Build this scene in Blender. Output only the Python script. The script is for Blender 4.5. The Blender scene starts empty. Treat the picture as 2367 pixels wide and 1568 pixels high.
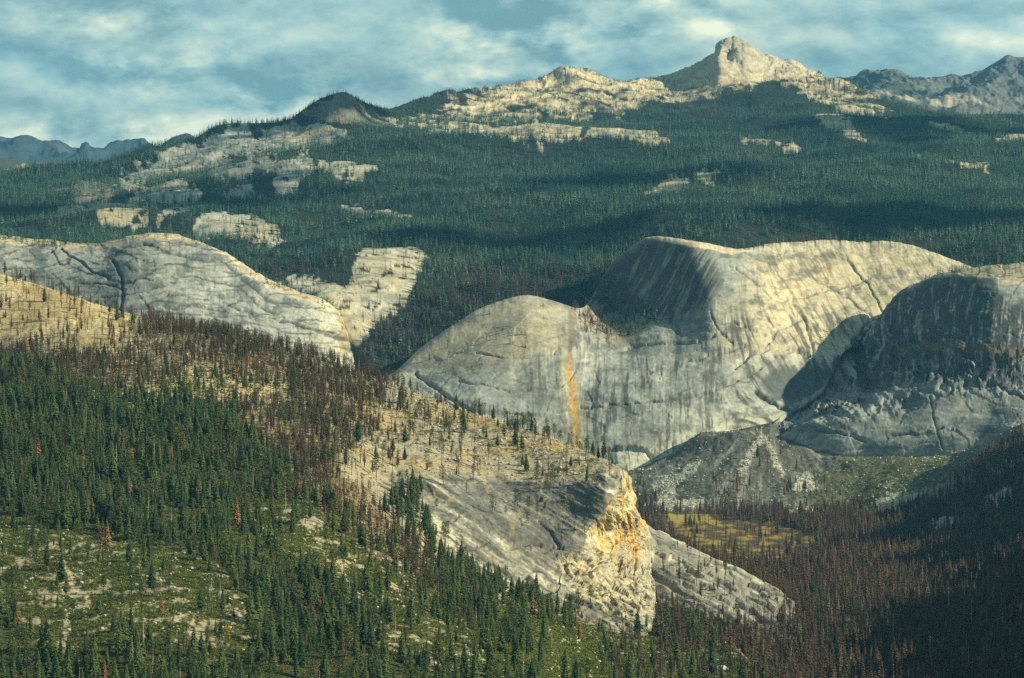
import bpy, math, random
import numpy as np
from mathutils import Vector
R = math.radians
SC = bpy.context.scene
COL = SC.collection
rng = np.random.default_rng(7)
random.seed(7)

# ------------------------------------------------------------------ camera, sky, sun, exposure
W0, H0 = 2367.0, 1568.0                      # survey grid: bearings and dips are measured in these units
CX, CY = W0/2, H0/2
K = math.tan(R(7.0))/CX
CAMZ = 0.0
cam = bpy.data.cameras.new('camera'); camo = bpy.data.objects.new('camera', cam); COL.objects.link(camo)
cam.lens_unit = 'FOV'; cam.angle = R(14.0); cam.sensor_fit = 'HORIZONTAL'
cam.clip_start = 5; cam.clip_end = 120000
camo.location = (0, 0, CAMZ); camo.rotation_euler = (R(90), 0, 0)
SC.camera = camo

SUN = Vector((0.86, -0.22, 0.46)).normalized()
SUN_EL = math.asin(SUN.z); SUN_AZ = math.atan2(SUN.x, SUN.y)
sl = bpy.data.lights.new('sun', 'SUN'); sl.energy = 5.0; sl.angle = R(0.5); sl.color = (1.0, 0.89, 0.60)
so = bpy.data.objects.new('sun', sl); COL.objects.link(so)
so.rotation_euler = SUN.to_track_quat('Z', 'Y').to_euler(); so.location = (3000, -1000, 2500)
SC.view_settings.view_transform = 'Standard'; SC.view_settings.look = 'None'
SC.view_settings.exposure = 0.60; SC.view_settings.gamma = 1.0

world = bpy.data.worlds.new('World'); SC.world = world; world.use_nodes = True
def N(nt, t, x=0, **kw):
    n = nt.nodes.new(t)
    for k_, v in kw.items():
        setattr(n, k_, v)
    return n
def mth(nt, op, a, b=None, clamp=False):
    n = nt.nodes.new('ShaderNodeMath'); n.operation = op; n.use_clamp = clamp
    for i, v in enumerate((a, b)):
        if v is None: continue
        if isinstance(v, (int, float)): n.inputs[i].default_value = v
        else: nt.links.new(v, n.inputs[i])
    return n.outputs[0]
def ramp(nt, fac, stops):
    n = nt.nodes.new('ShaderNodeValToRGB'); nt.links.new(fac, n.inputs[0])
    el = n.color_ramp.elements
    while len(el) < len(stops): el.new(0.5)
    for e, (p, c) in zip(el, stops): e.position = p; e.color = (*c, 1) if len(c) == 3 else c
    return n.outputs[0]
def mixc(nt, fac, a, b, mode='MIX'):
    n = nt.nodes.new('ShaderNodeMix'); n.data_type = 'RGBA'; n.blend_type = mode
    for i, v in ((0, fac), (6, a), (7, b)):
        if isinstance(v, (int, float)): n.inputs[i].default_value = v
        elif isinstance(v, tuple): n.inputs[i].default_value = (*v, 1)
        else: nt.links.new(v, n.inputs[i])
    return n.outputs[2]
def vmath(nt, op, a, b=None):
    n = nt.nodes.new('ShaderNodeVectorMath'); n.operation = op
    for i, v in enumerate((a, b)):
        if v is None: continue
        if isinstance(v, tuple): n.inputs[i].default_value = v
        else: nt.links.new(v, n.inputs[i])
    return n.outputs[0]
def noise(nt, vec, scale, detail=6, rough=0.5, dist=0.0, lac=2.0):
    n = nt.nodes.new('ShaderNodeTexNoise'); nt.links.new(vec, n.inputs['Vector'])
    n.inputs['Scale'].default_value = scale; n.inputs['Detail'].default_value = detail
    n.inputs['Roughness'].default_value = rough; n.inputs['Distortion'].default_value = dist
    n.inputs['Lacunarity'].default_value = lac
    return n.outputs[0]

def build_world():
    nt = world.node_tree; nt.nodes.clear()
    out = N(nt, 'ShaderNodeOutputWorld'); bg = N(nt, 'ShaderNodeBackground')
    nt.links.new(bg.outputs[0], out.inputs[0])
    sky = N(nt, 'ShaderNodeTexSky', sky_type='NISHITA'); sky.sun_disc = False
    sky.sun_elevation = SUN_EL; sky.sun_rotation = SUN_AZ; sky.altitude = 2200
    sky.air_density = 1.0; sky.dust_density = 0.6; sky.ozone_density = 2.0
    tc = N(nt, 'ShaderNodeTexCoord')
    g = tc.outputs['Generated']
    sp = N(nt, 'ShaderNodeSeparateXYZ'); nt.links.new(g, sp.inputs[0])
    # cloud layer seen edge-on near the horizon: bearing and elevation as coordinates
    az = mth(nt, 'ARCTAN2', sp.outputs[0], sp.outputs[1])
    cb = N(nt, 'ShaderNodeCombineXYZ'); nt.links.new(az, cb.inputs[0]); nt.links.new(sp.outputs[2], cb.inputs[1])
    base = cb.outputs[0]
    st = vmath(nt, 'MULTIPLY', base, (1.0, 3.3, 1.0))
    tilt = vmath(nt, 'ADD', st, (3.1, 1.7, 0.4))
    band = noise(nt, tilt, 13.0, 5, 0.5, 0.12)           # long grey bands
    puffv = vmath(nt, 'ADD', vmath(nt, 'MULTIPLY', base, (1.0, 1.9, 1.0)), (0.77, 5.3, 0.1))
    puff = noise(nt, puffv, 34.0, 9, 0.58, 0.15)        # cumulus tops
    fine = noise(nt, puffv, 120.0, 6, 0.6, 0.0)
    # where the sun breaks through: brighter tops at real bearings
    spots = [(-0.055, 0.0555, .016, .0075, .9), (-0.112, .0467, .014, .006, .7), (-.085, .0485, .013, .0045, .8), (0.0, 0.073, .018, .008, .8),
             (0.009, 0.0715, .008, .010, .7), (-.095, .076, .020, .004, .45), (-.083, .064, .022, .006, .55), (0.048, .0745, .006, .003, .5),
             (-0.075, .046, .010, .004, .8), (.115, .071, .018, .004, .3), (0.098, .0555, .022, .003, .55), (-.008, .062, .014, .006, .55), (0.04, .081, .02, .004, .4),
             (.03, .0735, .005, .003, .5)]
    acc = None
    for (a, e, sa, se, w) in spots:
        dx = mth(nt, 'DIVIDE', mth(nt, 'SUBTRACT', az, a), sa)
        dy = mth(nt, 'DIVIDE', mth(nt, 'SUBTRACT', sp.outputs[2], e), se)
        q = mth(nt, 'ADD', mth(nt, 'MULTIPLY', dx, dx), mth(nt, 'MULTIPLY', dy, dy))
        gq = mth(nt, 'MULTIPLY', mth(nt, 'POWER', 2.718, mth(nt, 'MULTIPLY', q, -1.0)), w)
        acc = gq if acc is None else mth(nt, 'MAXIMUM', acc, gq)
    # darker undersides
    darks = [(-.115, .067, .03, .006, 1.0), (-.06, .063, .035, .006, .5), (-.005, .0655, .05, .0035, .6), (.02, .06, .03, .004, .4), (.085, .066, .05, .0045, .8), (-.09, .055, .05, .0035, .7), (-.03, .071, .03, .004, .5),
             (.12, .079, .03, .003, .8)]
    dac = None
    for (a, e, sa, se, w) in darks:
        dx = mth(nt, 'DIVIDE', mth(nt, 'SUBTRACT', az, a), sa)
        dy = mth(nt, 'DIVIDE', mth(nt, 'SUBTRACT', sp.outputs[2], e), se)
        q = mth(nt, 'ADD', mth(nt, 'MULTIPLY', dx, dx), mth(nt, 'MULTIPLY', dy, dy))
        gq = mth(nt, 'MULTIPLY', mth(nt, 'POWER', 2.718, mth(nt, 'MULTIPLY', q, -1.0)), w)
        dac = gq if dac is None else mth(nt, 'MAXIMUM', dac, gq)
    v = mth(nt, 'ADD', mth(nt, 'MULTIPLY', band, 0.62), mth(nt, 'MULTIPLY', puff, 0.55))
    v = mth(nt, 'ADD', v, mth(nt, 'MULTIPLY', fine, 0.12))
    puff2 = noise(nt, vmath(nt, 'ADD', puffv, (0.0035, 0.0075, 0.0)), 34.0, 9, 0.58, 0.15)   # lit from the right and above
    v = mth(nt, 'ADD', v, mth(nt, 'MULTIPLY', mth(nt, 'SUBTRACT', puff, puff2), 0.75))
    brk = mth(nt, 'MULTIPLY', acc, mth(nt, 'ADD', mth(nt, 'MULTIPLY', mth(nt, 'SUBTRACT', puff, 0.44), 3.4), 0.05))
    v = mth(nt, 'ADD', mth(nt, 'MULTIPLY', mth(nt, 'SUBTRACT', v, 0.645), 1.0), 0.605)
    v = mth(nt, 'ADD', v, mth(nt, 'MULTIPLY', brk, 1.15))
    v = mth(nt, 'SUBTRACT', v, mth(nt, 'MULTIPLY', dac, 0.16))
    cl = ramp(nt, v, [(0.36, (0.145, 0.265, 0.285)), (0.50, (0.225, 0.36, 0.36)), (0.62, (0.31, 0.45, 0.42)), (0.80, (0.49, 0.59, 0.48)), (1.0, (0.74, 0.77, 0.56))])
    skyc = vmath(nt, 'MULTIPLY', sky.outputs[0], (0.060, 0.10, 0.105))
    gap = ramp(nt, noise(nt, tilt, 14.0, 5, 0.5), [(0.30, (0.15,)*3), (0.52, (0.0,)*3)])
    cfin = mixc(nt, gap, cl, skyc)
    # upper sky dimmed to let less fill light into the shadows
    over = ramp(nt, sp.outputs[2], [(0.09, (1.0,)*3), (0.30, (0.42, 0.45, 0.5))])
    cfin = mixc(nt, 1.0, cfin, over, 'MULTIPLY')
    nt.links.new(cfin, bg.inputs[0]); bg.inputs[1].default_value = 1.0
build_world()

# ------------------------------------------------------------------ helpers
def tag(o, label=None, cat=None, group=None, kind=None):
    for k_, v in (('label', label), ('category', cat), ('group', group), ('kind', kind)):
        if v: o[k_] = v
    return o
_perm = np.random.default_rng(99).permutation(256).astype(np.int32); _perm = np.concatenate([_perm, _perm, _perm])
_gr = np.array([[1,1,0],[-1,1,0],[1,-1,0],[-1,-1,0],[1,0,1],[-1,0,1],[1,0,-1],[-1,0,-1],[0,1,1],[0,-1,1],[0,1,-1],[0,-1,-1],[1,1,0],[-1,1,0],[0,-1,1],[0,-1,-1]], np.float32)
def perlin(x, y, z):
    xi = np.floor(x); yi = np.floor(y); zi = np.floor(z)
    xf = (x-xi).astype(np.float32); yf = (y-yi).astype(np.float32); zf = (z-zi).astype(np.float32)
    xi = xi.astype(np.int32) & 255; yi = yi.astype(np.int32) & 255; zi = zi.astype(np.int32) & 255
    u = xf*xf*xf*(xf*(xf*6-15)+10); v = yf*yf*yf*(yf*(yf*6-15)+10); w = zf*zf*zf*(zf*(zf*6-15)+10)
    def gd(dx, dy, dz):
        h = _perm[_perm[_perm[xi+dx]+yi+dy]+zi+dz] & 15
        g = _gr[h]
        return g[..., 0]*(xf-dx)+g[..., 1]*(yf-dy)+g[..., 2]*(zf-dz)
    a = gd(0,0,0); a += u*(gd(1,0,0)-a)
    b = gd(0,1,0); b += u*(gd(1,1,0)-b)
    c = gd(0,0,1); c += u*(gd(1,0,1)-c)
    d = gd(0,1,1); d += u*(gd(1,1,1)-d)
    a += v*(b-a); c += v*(d-c)
    return a+w*(c-a)
def fbm(x, y, z, oct=5, gain=0.5, ridged=False):
    s = 0; a = 1.0; f = 1.0; t = 0
    for i in range(oct):
        n = perlin(x*f+i*17.3, y*f+i*5.1, z*f+i*9.7)
        if ridged: n = 1-2*np.abs(n)*1.6
        s = s+a*n; t += a; a *= gain; f *= 2.03
    return s/t*(1.0 if ridged else 1.6)
def smooth(x, a, b):
    t = np.clip((x-a)/(b-a), 0, 1); return t*t*(3-2*t)
def pchip(xk, Yk, xq):
    """monotone cubic; Yk shape (n, ...)"""
    xk = np.asarray(xk, float); Yk = np.asarray(Yk, float)
    h = np.diff(xk); dl = np.diff(Yk, axis=0)/h.reshape(-1, *([1]*(Yk.ndim-1)))
    m = np.zeros_like(Yk)
    hh = h.reshape(-1, *([1]*(Yk.ndim-1)))
    if len(xk) > 2:
        w1 = 2*hh[1:]+hh[:-1]; w2 = hh[1:]+2*hh[:-1]
        ok = dl[:-1]*dl[1:] > 0
        with np.errstate(all='ignore'):
            hm = (w1+w2)/(w1/np.where(dl[:-1] == 0, 1, dl[:-1])+w2/np.where(dl[1:] == 0, 1, dl[1:]))
        m[1:-1] = np.where(ok, hm, 0)
    m[0] = dl[0]; m[-1] = dl[-1]
    i = np.clip(np.searchsorted(xk, xq)-1, 0, len(xk)-2)
    sh = (-1,)+(1,)*(Yk.ndim-1)
    t = ((xq-xk[i])/h[i]).reshape(sh); hi = h[i].reshape(sh)
    return ((2*t**3-3*t**2+1)*Yk[i]+(t**3-2*t**2+t)*hi*m[i]+(-2*t**3+3*t**2)*Yk[i+1]+(t**3-t**2)*hi*m[i+1])
def poly_sd(X, Y, pts):
    """signed distance (inside positive) of each X,Y to a closed polygon, clipped beyond 60 outside its box"""
    pts = np.array(pts, float); out = np.full(X.shape, -60.0, np.float32)
    x0, y0 = pts.min(0)-45; x1, y1 = pts.max(0)+45
    m = (X > x0) & (X < x1) & (Y > y0) & (Y < y1)
    if not m.any(): return out
    x = X[m]; y = Y[m]; d2 = np.full(x.shape, 1e9); ins = np.zeros(x.shape, bool)
    for i in range(len(pts)):
        ax, ay = pts[i]; bx, by = pts[(i+1) % len(pts)]
        ex, ey = bx-ax, by-ay; L = ex*ex+ey*ey+1e-9
        t = np.clip(((x-ax)*ex+(y-ay)*ey)/L, 0, 1)
        d2 = np.minimum(d2, (x-ax-t*ex)**2+(y-ay-t*ey)**2)
        c = ((ay > y) != (by > y)) & (x < (bx-ax)*(y-ay)/((by-ay) if by != ay else 1e-9)+ax)
        ins ^= c
    d = np.sqrt(d2); out[m] = np.where(ins, d, -d)
    return out
def line_d(X, Y, pts):
    """distance to an open polyline, and the parameter along it"""
    pts = np.array(pts, float); d2 = np.full(X.shape, 1e9); T = np.zeros(X.shape)
    for i in range(len(pts)-1):
        ax, ay = pts[i]; bx, by = pts[i+1]; ex, ey = bx-ax, by-ay; L = ex*ex+ey*ey+1e-9
        t = np.clip(((X-ax)*ex+(Y-ay)*ey)/L, 0, 1); q = (X-ax-t*ex)**2+(Y-ay-t*ey)**2
        m = q < d2; d2 = np.where(m, q, d2); T = np.where(m, (i+t)/(len(pts)-1), T)
    return np.sqrt(d2), T

class Sheet: pass
def loft(rows, xs, seg, wiggle=None, soft=32, rim=0):
    """rows of surveyed points (bearing, dip, distance) from back to front -> a real-world surface grid"""
    Ys = []; Ds = []
    for r in rows:
        r = np.array(r, float)
        lin = len(r) > 12
        if lin:
            Ys.append(np.interp(xs, r[:, 0], r[:, 1]))
        else:
            Ys.append(pchip(r[:, 0], r[:, 1], xs) if len(r) > 2 else np.interp(xs, r[:, 0], r[:, 1]))
        Ds.append(pchip(r[:, 0], r[:, 2], xs) if (len(r) > 2 and not lin) else np.interp(xs, r[:, 0], r[:, 2]))
    Ys = np.array(Ys); Ds = np.array(Ds)
    def blur(A, w):
        kw = max(2, int(w/np.median(np.diff(xs)))); kern = np.hanning(2*kw+3); kern /= kern.sum()
        if len(xs) < 3*kw: return A
        lin_ = np.linspace(0, 1, len(xs)); base = A[0]+(A[-1]-A[0])*lin_
        return base+np.convolve(np.pad(A-base, kw+1, mode='reflect', reflect_type='odd'), kern, 'valid')
    Ds = np.array([blur(r_, soft) for r_ in Ds]); Ys[2:] = np.array([blur(r_, soft) for r_ in Ys[2:]])
    if rim: Ys[1] = blur(Ys[1], rim)
    for j in range(2, len(rows)): Ys[j] = np.maximum(Ys[j], Ys[j-1]+2.5)
    if wiggle is not None: Ys[1] += wiggle(xs)
    # height in metres is what gets interpolated, so the ground itself is smooth
    Zs = (CY-Ys)*K*Ds
    t = np.concatenate([np.linspace(j, j+1, n, endpoint=False) for j, n in enumerate(seg)]+[[len(rows)-1.0]])
    kn = np.arange(len(rows))
    Z = pchip(kn, Zs, t); D = pchip(kn, Ds, t)
    S = Sheet(); S.X = np.broadcast_to(xs, D.shape).copy(); S.D = D; S.Z = Z; S.t = np.broadcast_to(t[:, None], D.shape)
    S.Y = CY-Z/(K*D)
    return S
def setP(S):
    S.P = np.stack([(S.X-CX)*K*S.D, S.D, S.Z+CAMZ], -1)
def normals(S):
    du = np.gradient(S.P, axis=1); dv = np.gradient(S.P, axis=0)
    n = np.cross(du, -dv) if True else None
    n /= np.linalg.norm(n, axis=-1, keepdims=True)+1e-9
    S.Nn = n
    return n
def shape(S, h):
    """push the surface along its own normal by h metres"""
    n = normals(S); S.P = S.P+n*h[..., None]
def smooth_grid(A, n):
    for _ in range(n):
        B = A.copy(); B[1:-1] = (A[:-2]+2*A[1:-1]+A[2:])/4; A = B.copy(); A[:, 1:-1] = (B[:, :-2]+2*B[:, 1:-1]+B[:, 2:])/4
    return A
def grid_mesh(name, S, col, mat, label, cat, flat=None):
    P = S.P; nv, nu = P.shape[:2]
    me = bpy.data.meshes.new(name)
    idx = np.arange(nv*nu, dtype=np.int32).reshape(nv, nu)
    q = np.stack([idx[:-1, :-1], idx[1:, :-1], idx[1:, 1:], idx[:-1, 1:]], -1).reshape(-1, 4)
    me.vertices.add(nv*nu); me.vertices.foreach_set('co', P.reshape(-1).astype(np.float32))
    me.loops.add(q.size); me.loops.foreach_set('vertex_index', q.reshape(-1))
    me.polygons.add(len(q)); me.polygons.foreach_set('loop_start', np.arange(0, q.size, 4, dtype=np.int32))
    me.update(calc_edges=True)
    me.polygons.foreach_set('use_smooth', np.ones(len(q), bool) if flat is None else ~flat[:-1, :-1].reshape(-1))
    a = me.color_attributes.new('surface', 'FLOAT_COLOR', 'POINT')
    c4 = np.ones((nv*nu, 4), np.float32); c4[:, :3] = np.clip(col.reshape(-1, 3), 0.004, .85); a.data.foreach_set('color', c4.reshape(-1))
    me.materials.append(mat); me.update()
    o = bpy.data.objects.new(name, me); COL.objects.link(o)
    return tag(o, label, cat, None, 'structure')
def mix3(a, b, m): return a+(np.asarray(b)-a)*m[..., None]

def ground_mat(name, scale, amt=0.25, bump=0.6, bscale=0.05):
    m = bpy.data.materials.new(name); m.use_nodes = True; nt = m.node_tree; b = nt.nodes['Principled BSDF']
    b.inputs['Roughness'].default_value = 0.95; b.inputs['Specular IOR Level'].default_value = 0.1
    at = N(nt, 'ShaderNodeAttribute', attribute_name='surface'); geo = N(nt, 'ShaderNodeNewGeometry')
    n1 = noise(nt, geo.outputs['Position'], scale, 5, 0.6)
    f = ramp(nt, n1, [(0.25, (1-amt*1.6,)*3), (0.75, (1+amt*1.2,)*3)])
    nt.links.new(mixc(nt, 1.0, at.outputs['Color'], f, 'MULTIPLY'), b.inputs['Base Color'])
    bp = N(nt, 'ShaderNodeBump'); bp.inputs['Strength'].default_value = bump; bp.inputs['Distance'].default_value = 3.0
    nt.links.new(noise(nt, geo.outputs['Position'], bscale, 6, 0.6), bp.inputs['Height'])
    nt.links.new(bp.outputs[0], b.inputs['Normal'])
    return m
M_ROCK = ground_mat('granite', 0.12, 0.16, 0.5, 0.06)
M_HILL = ground_mat('hillside', 0.25, 0.3, 0.7, 0.15)
M_FAR = ground_mat('far_rock', 0.02, 0.2, 0.5, 0.01)

GREY = np.array([.25, .265, .245]); TAN = np.array([.46, .40, .265]); LICHEN_SHADE = np.array([.085, .10, .105]); SOIL = np.array([.36, .27, .13])
YEL = np.array([.56, .42, .15]); FLOOR = np.array([.045, .045, .030]); TALUS = np.array([.17, .175, .15]); WHITE = np.array([.60, .59, .46]); GREEN = np.array([.070, .085, .025])

def cracks(x, y, z, w=0.05, oct=3):
    n = fbm(x, y, z, oct); return np.exp(-(n/w)**2)
def iso(S, f, w=1.3):
    """thin lines of even width where a smooth field crosses its levels"""
    fr = np.abs((f-np.floor(f))-.5)
    dX = np.abs(np.gradient(S.X, axis=1))+1e-6; dY = np.abs(np.gradient(S.Y, axis=0))+.15
    g = np.hypot(np.gradient(f, axis=1)/dX, np.gradient(f, axis=0)/dY)+.004
    return np.exp(-(fr/g/w)**2)
def granite_relief(S, big=14, sheet=3.0, crack=3.0, sc=260.0, rough=1.0, centre=(480, 1150), sq=1.7, gap=(30, 13), dens=0.0, seed=0.0):
    """dome-shaped exfoliation shells: long gentle arcs around a centre deep in the rock, broken into pieces"""
    x, y, z = S.P[..., 0], S.P[..., 1], S.P[..., 2]
    a = x/sc; b = z/sc; c = y/sc
    h = big*fbm(a*1.3, b*1.3+3, c*0.8, 4, .42)
    h = h+rough*(1.4*fbm(a*4, b*6, c*3, 3, .5)+.3*fbm(x/12, z/8, y/30, 3, .65))
    X, Y = S.X, S.Y
    dx = X-centre[0]; dy = (Y-centre[1])*sq; rad = np.hypot(dx, dy); th = np.arctan2(dx, -dy)
    w1 = fbm(X/240+seed, Y/150, X*0+seed, 3, .45); jit = fbm(X/14+seed, Y/10, X*0+seed, 3, .6)
    f = rad/sq/gap[0]+1.5*w1+.09*jit
    l1 = iso(S, f, 2.0)*smooth(fbm(X/80+3+seed, Y/22, X*0+1, 4, .6), -.02-dens, .2-dens)
    f2 = rad/sq/gap[1]+1.6*fbm(X/200+9+seed, Y/100, X*0+4, 3, .45)+.10*jit
    l2 = iso(S, f2, 1.5)*smooth(fbm(X/55+13, Y/16, X*0+11+seed, 4, .6), .05-dens, .3-dens)
    f3 = th*rad.mean()/46+1.1*fbm(X/130+seed, Y/110, X*0+14, 3, .5)+.16*fbm(X/9, Y/14+seed, X*0, 3, .6)
    l3 = iso(S, f3, 1.4)*smooth(fbm(X/26+13, Y/40+seed, X*0+21, 4, .6), .16-dens, .36-dens)
    S.lines = np.clip(l1+.75*l2+.7*l3, 0, 1)
    gate = smooth(fbm(X/110+3+seed, Y/50, X*0+1, 3), -.25, .3)
    f = f+.5; fr = f-np.floor(f)
    h = h+sheet*gate*np.minimum(fr, (1-fr)*7)
    return h-crack*S.lines
def mottled(S, col, dark, a=.7, seed=0.0, lo=.02, hi=.3):
    """weathered patches: lichen-dark areas with ragged edges drawn out down the fall line"""
    n = fbm(S.X/60+seed, S.Y/36+seed, S.X*0+seed, 5, .62)+.25*fbm(S.X/12, S.Y/26, S.X*0+seed, 3, .6)
    return mix3(col, dark, smooth(n, lo, hi)*a)
def blocks(X, Y, su, sv, ang=0.0, seed=0, tilt=.5):
    """angular joint blocks: every cell its own level and its own tilted face"""
    ca, sa = math.cos(ang), math.sin(ang); jx = 5*fbm(X/30, Y/30, X*0+seed, 3); u = (X*ca+Y*sa+jx)/su; v = (-X*sa+Y*ca+jx)/sv
    iu = np.floor(u).astype(int); iv = np.floor(v).astype(int); best = np.full(X.shape, 1e9); H = np.zeros(X.shape); g = np.random.default_rng(seed+500); T = g.random((256, 5))
    for a in (-1, 0, 1):
        for b in (-1, 0, 1):
            h = _perm[(_perm[(iu+a) & 255]+iv+b) & 255]; r = T[h]
            du = u-(iu+a+r[..., 0]); dv = v-(iv+b+r[..., 1]); q = du*du+dv*dv; m = q < best
            best = np.where(m, q, best); H = np.where(m, r[..., 2]+tilt*(du*(r[..., 3]-.5)+dv*(r[..., 4]-.5))*2, H)
    return H-.5
def grain(S, amp=.3):
    x, y, z = S.P[..., 0], S.P[..., 1], S.P[..., 2]
    return (1+amp*(fbm(x/45, y/90, z/26, 5, .68)+.6*fbm(x/9, y/16, z/7, 3, .75)+.45*perlin(x/3.1, y/5, z/2.7)))[..., None]
def streaks(S, fx=26, fy=1300, seed=0.0, shear=0.0):
    """dark water stains: narrow across, long down the fall line"""
    X = S.X+shear*(S.Y-800)
    w = 9*fbm(S.X/160+seed, S.Y/200, S.X*0+seed, 2)
    s1 = fbm((X+w)/fx+seed, S.Y/fy*9+seed, S.X*0+3.3+seed, 4, .62)
    s2 = fbm((X+w)/(fx*.33)+seed, S.Y/fy*14, S.X*0+8.3+seed, 3, .6)
    return s1*.75+s2*.65

# ------------------------------------------------------------------ vegetation models
def leaf_mat(name, c1, c2, tr=0.0):
    m = bpy.data.materials.new(name); m.use_nodes = True; nt = m.node_tree; b = nt.nodes['Principled BSDF']
    b.inputs['Roughness'].default_value = 0.8; b.inputs['Specular IOR Level'].default_value = 0.15
    oi = N(nt, 'ShaderNodeObjectInfo'); geo = N(nt, 'ShaderNodeNewGeometry')
    c = mixc(nt, oi.outputs['Random'], c1, c2)
    tco = N(nt, 'ShaderNodeTexCoord')
    n1 = noise(nt, tco.outputs['Object'], 9.0, 3, .6)
    f = ramp(nt, n1, [(0.3, (.55,)*3), (0.7, (1.5,)*3)])
    nt.links.new(mixc(nt, 1.0, c, f, 'MULTIPLY'), b.inputs['Base Color'])
    return m
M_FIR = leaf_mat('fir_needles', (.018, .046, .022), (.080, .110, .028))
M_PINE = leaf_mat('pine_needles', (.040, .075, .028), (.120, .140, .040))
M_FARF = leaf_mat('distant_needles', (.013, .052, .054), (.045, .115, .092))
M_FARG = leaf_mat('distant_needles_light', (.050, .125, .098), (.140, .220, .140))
M_BURN = leaf_mat('scorched_needles', (.070, .048, .036), (.135, .088, .058))
M_RUST = leaf_mat('rust_needles', (.20, .10, .04), (.26, .13, .05))
M_GOLD = leaf_mat('golden_leaves', (.30, .19, .03), (.34, .22, .04))
M_SHRUB = leaf_mat('manzanita_leaves', (.075, .115, .018), (.200, .225, .036))
M_BARK = leaf_mat('bark', (.075, .050, .034), (.12, .085, .058))
M_CHAR = leaf_mat('charred_bark', (.016, .014, .013), (.045, .036, .030))
M_SNAG = leaf_mat('weathered_wood', (.30, .28, .23), (.46, .43, .34))
M_STONE = leaf_mat('boulder_granite', (.26, .26, .22), (.50, .48, .38))

def pymesh(name, V, F, mats, fm=None, sm=False):
    me = bpy.data.meshes.new(name); me.from_pydata([tuple(v) for v in V], [], F)
    for m in mats: me.materials.append(m)
    if fm: me.polygons.foreach_set('material_index', fm)
    if sm: me.polygons.foreach_set('use_smooth', [True]*len(F))
    me.update(); return me
def trunk_mesh(name, h, r, mat, n=6, bend=0.0, twigs=0, rs=None, tw=0.10, t0=.3):
    V = []; F = []; rs = rs or random.Random(1)
    L = 5
    for i in range(L+1):
        t = i/L; rr = r*(1-t)**0.8+r*0.06; bx = bend*math.sin(t*2.4)
        for k in range(n):
            a = 2*math.pi*k/n; V.append((bx+rr*math.cos(a), rr*math.sin(a), h*t-(0.02 if i == 0 else 0)))
    for i in range(L):
        for k in range(n):
            F.append((i*n+k, i*n+(k+1) % n, (i+1)*n+(k+1) % n, (i+1)*n+k))
    for j in range(twigs):
        t = rs.uniform(t0, .97); a = rs.uniform(0, 6.283); l = tw*(1.15-t)*rs.uniform(.5, 1.2); z = h*t
        b = len(V); w = r*0.22
        V += [(0, 0, z-w), (0, 0, z+w), (math.cos(a)*l, math.sin(a)*l, z+l*rs.uniform(-.3, .35)), (-math.sin(a)*w, math.cos(a)*w, z)]
        F += [(b, b+1, b+2), (b+3, b, b+2), (b+1, b+3, b+2)]
    return pymesh(name, V, F, [mat])
def fir_crown(name, seed, w=0.15, nw=26, nb=7, mat=None, z0=.1, keep=1.0, sub=2, pw=.75, taper=1.0):
    rs = random.Random(seed); V = []; F = []
    for i in range(nw):
        t = i/(nw-1); z = z0+(0.985-z0)*t**0.92
        prof = (1-t)**pw*min(1, .55+t*3.2)*taper+0.02
        rr = w*prof*rs.uniform(.78, 1.12); a0 = rs.uniform(0, 6.28)
        for k in range(nb):
            if rs.random() > keep: continue
            a = a0+6.283*(k+rs.uniform(-.3, .3))/nb; r1 = rr*rs.uniform(.6, 1.22)
            ca, sa = math.cos(a), math.sin(a); dz = -rs.uniform(.15, .5)*r1+ (0.25*r1 if t > .75 else 0)
            hw = r1*rs.uniform(.22, .38)+.006
            zz = z+rs.uniform(-.012, .012); b = len(V)
            V += [(ca*.1*r1, sa*.1*r1, zz+.01), (ca*.55*r1-sa*hw, sa*.55*r1+ca*hw, zz+dz*.55), (ca*r1, sa*r1, zz+dz), (ca*.55*r1+sa*hw, sa*.55*r1-ca*hw, zz+dz*.55),
                  (ca*.6*r1, sa*.6*r1, zz+dz*.35+.018)]
            F += [(b, b+1, b+4), (b+1, b+2, b+4), (b+2, b+3, b+4), (b+3, b, b+4)] if sub > 1 else [(b, b+1, b+2), (b, b+2, b+3)]
    b = len(V); V += [(.006, 0, .95), (-.004, .005, .95), (-.003, -.006, .95), (0, 0, 1.0)]; F += [(b, b+1, b+3), (b+1, b+2, b+3), (b+2, b, b+3)]
    return pymesh(name, V, F, [mat])
def pine_crown(name, seed, w=.17, z0=.35, ncl=26, nl=13, mat=None, s=.05, keep=1.0):
    rs = random.Random(seed); V = []; F = []
    for i in range(ncl):
        t = (i+rs.random())/ncl; z = z0+(1.0-z0)*t*.96
        rr = w*math.sin(math.pi*min(1, (.18+.82*(1-t)**.8)))**.7 if t > .1 else w*.7
        rr *= (1-t**3)
        a = i*2.4+rs.uniform(-.5, .5); q = rs.uniform(.25, 1)*rr
        cx, cy, cz = math.cos(a)*q, math.sin(a)*q, z+rs.uniform(-.01, .01)
        for k in range(nl):
            if rs.random() > keep: continue
            d = Vector((rs.gauss(0, 1), rs.gauss(0, 1), rs.gauss(0, .55)))*s*.55
            c = Vector((cx, cy, cz))+d; b = len(V); sz = s*rs.uniform(.35, .75)
            for _ in range(3):
                p = c+Vector((rs.uniform(-1, 1), rs.uniform(-1, 1), rs.uniform(-.6, .6)))*sz; V.append(tuple(p))
            F.append((b, b+1, b+2))
    return pymesh(name, V, F, [mat])
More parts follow.
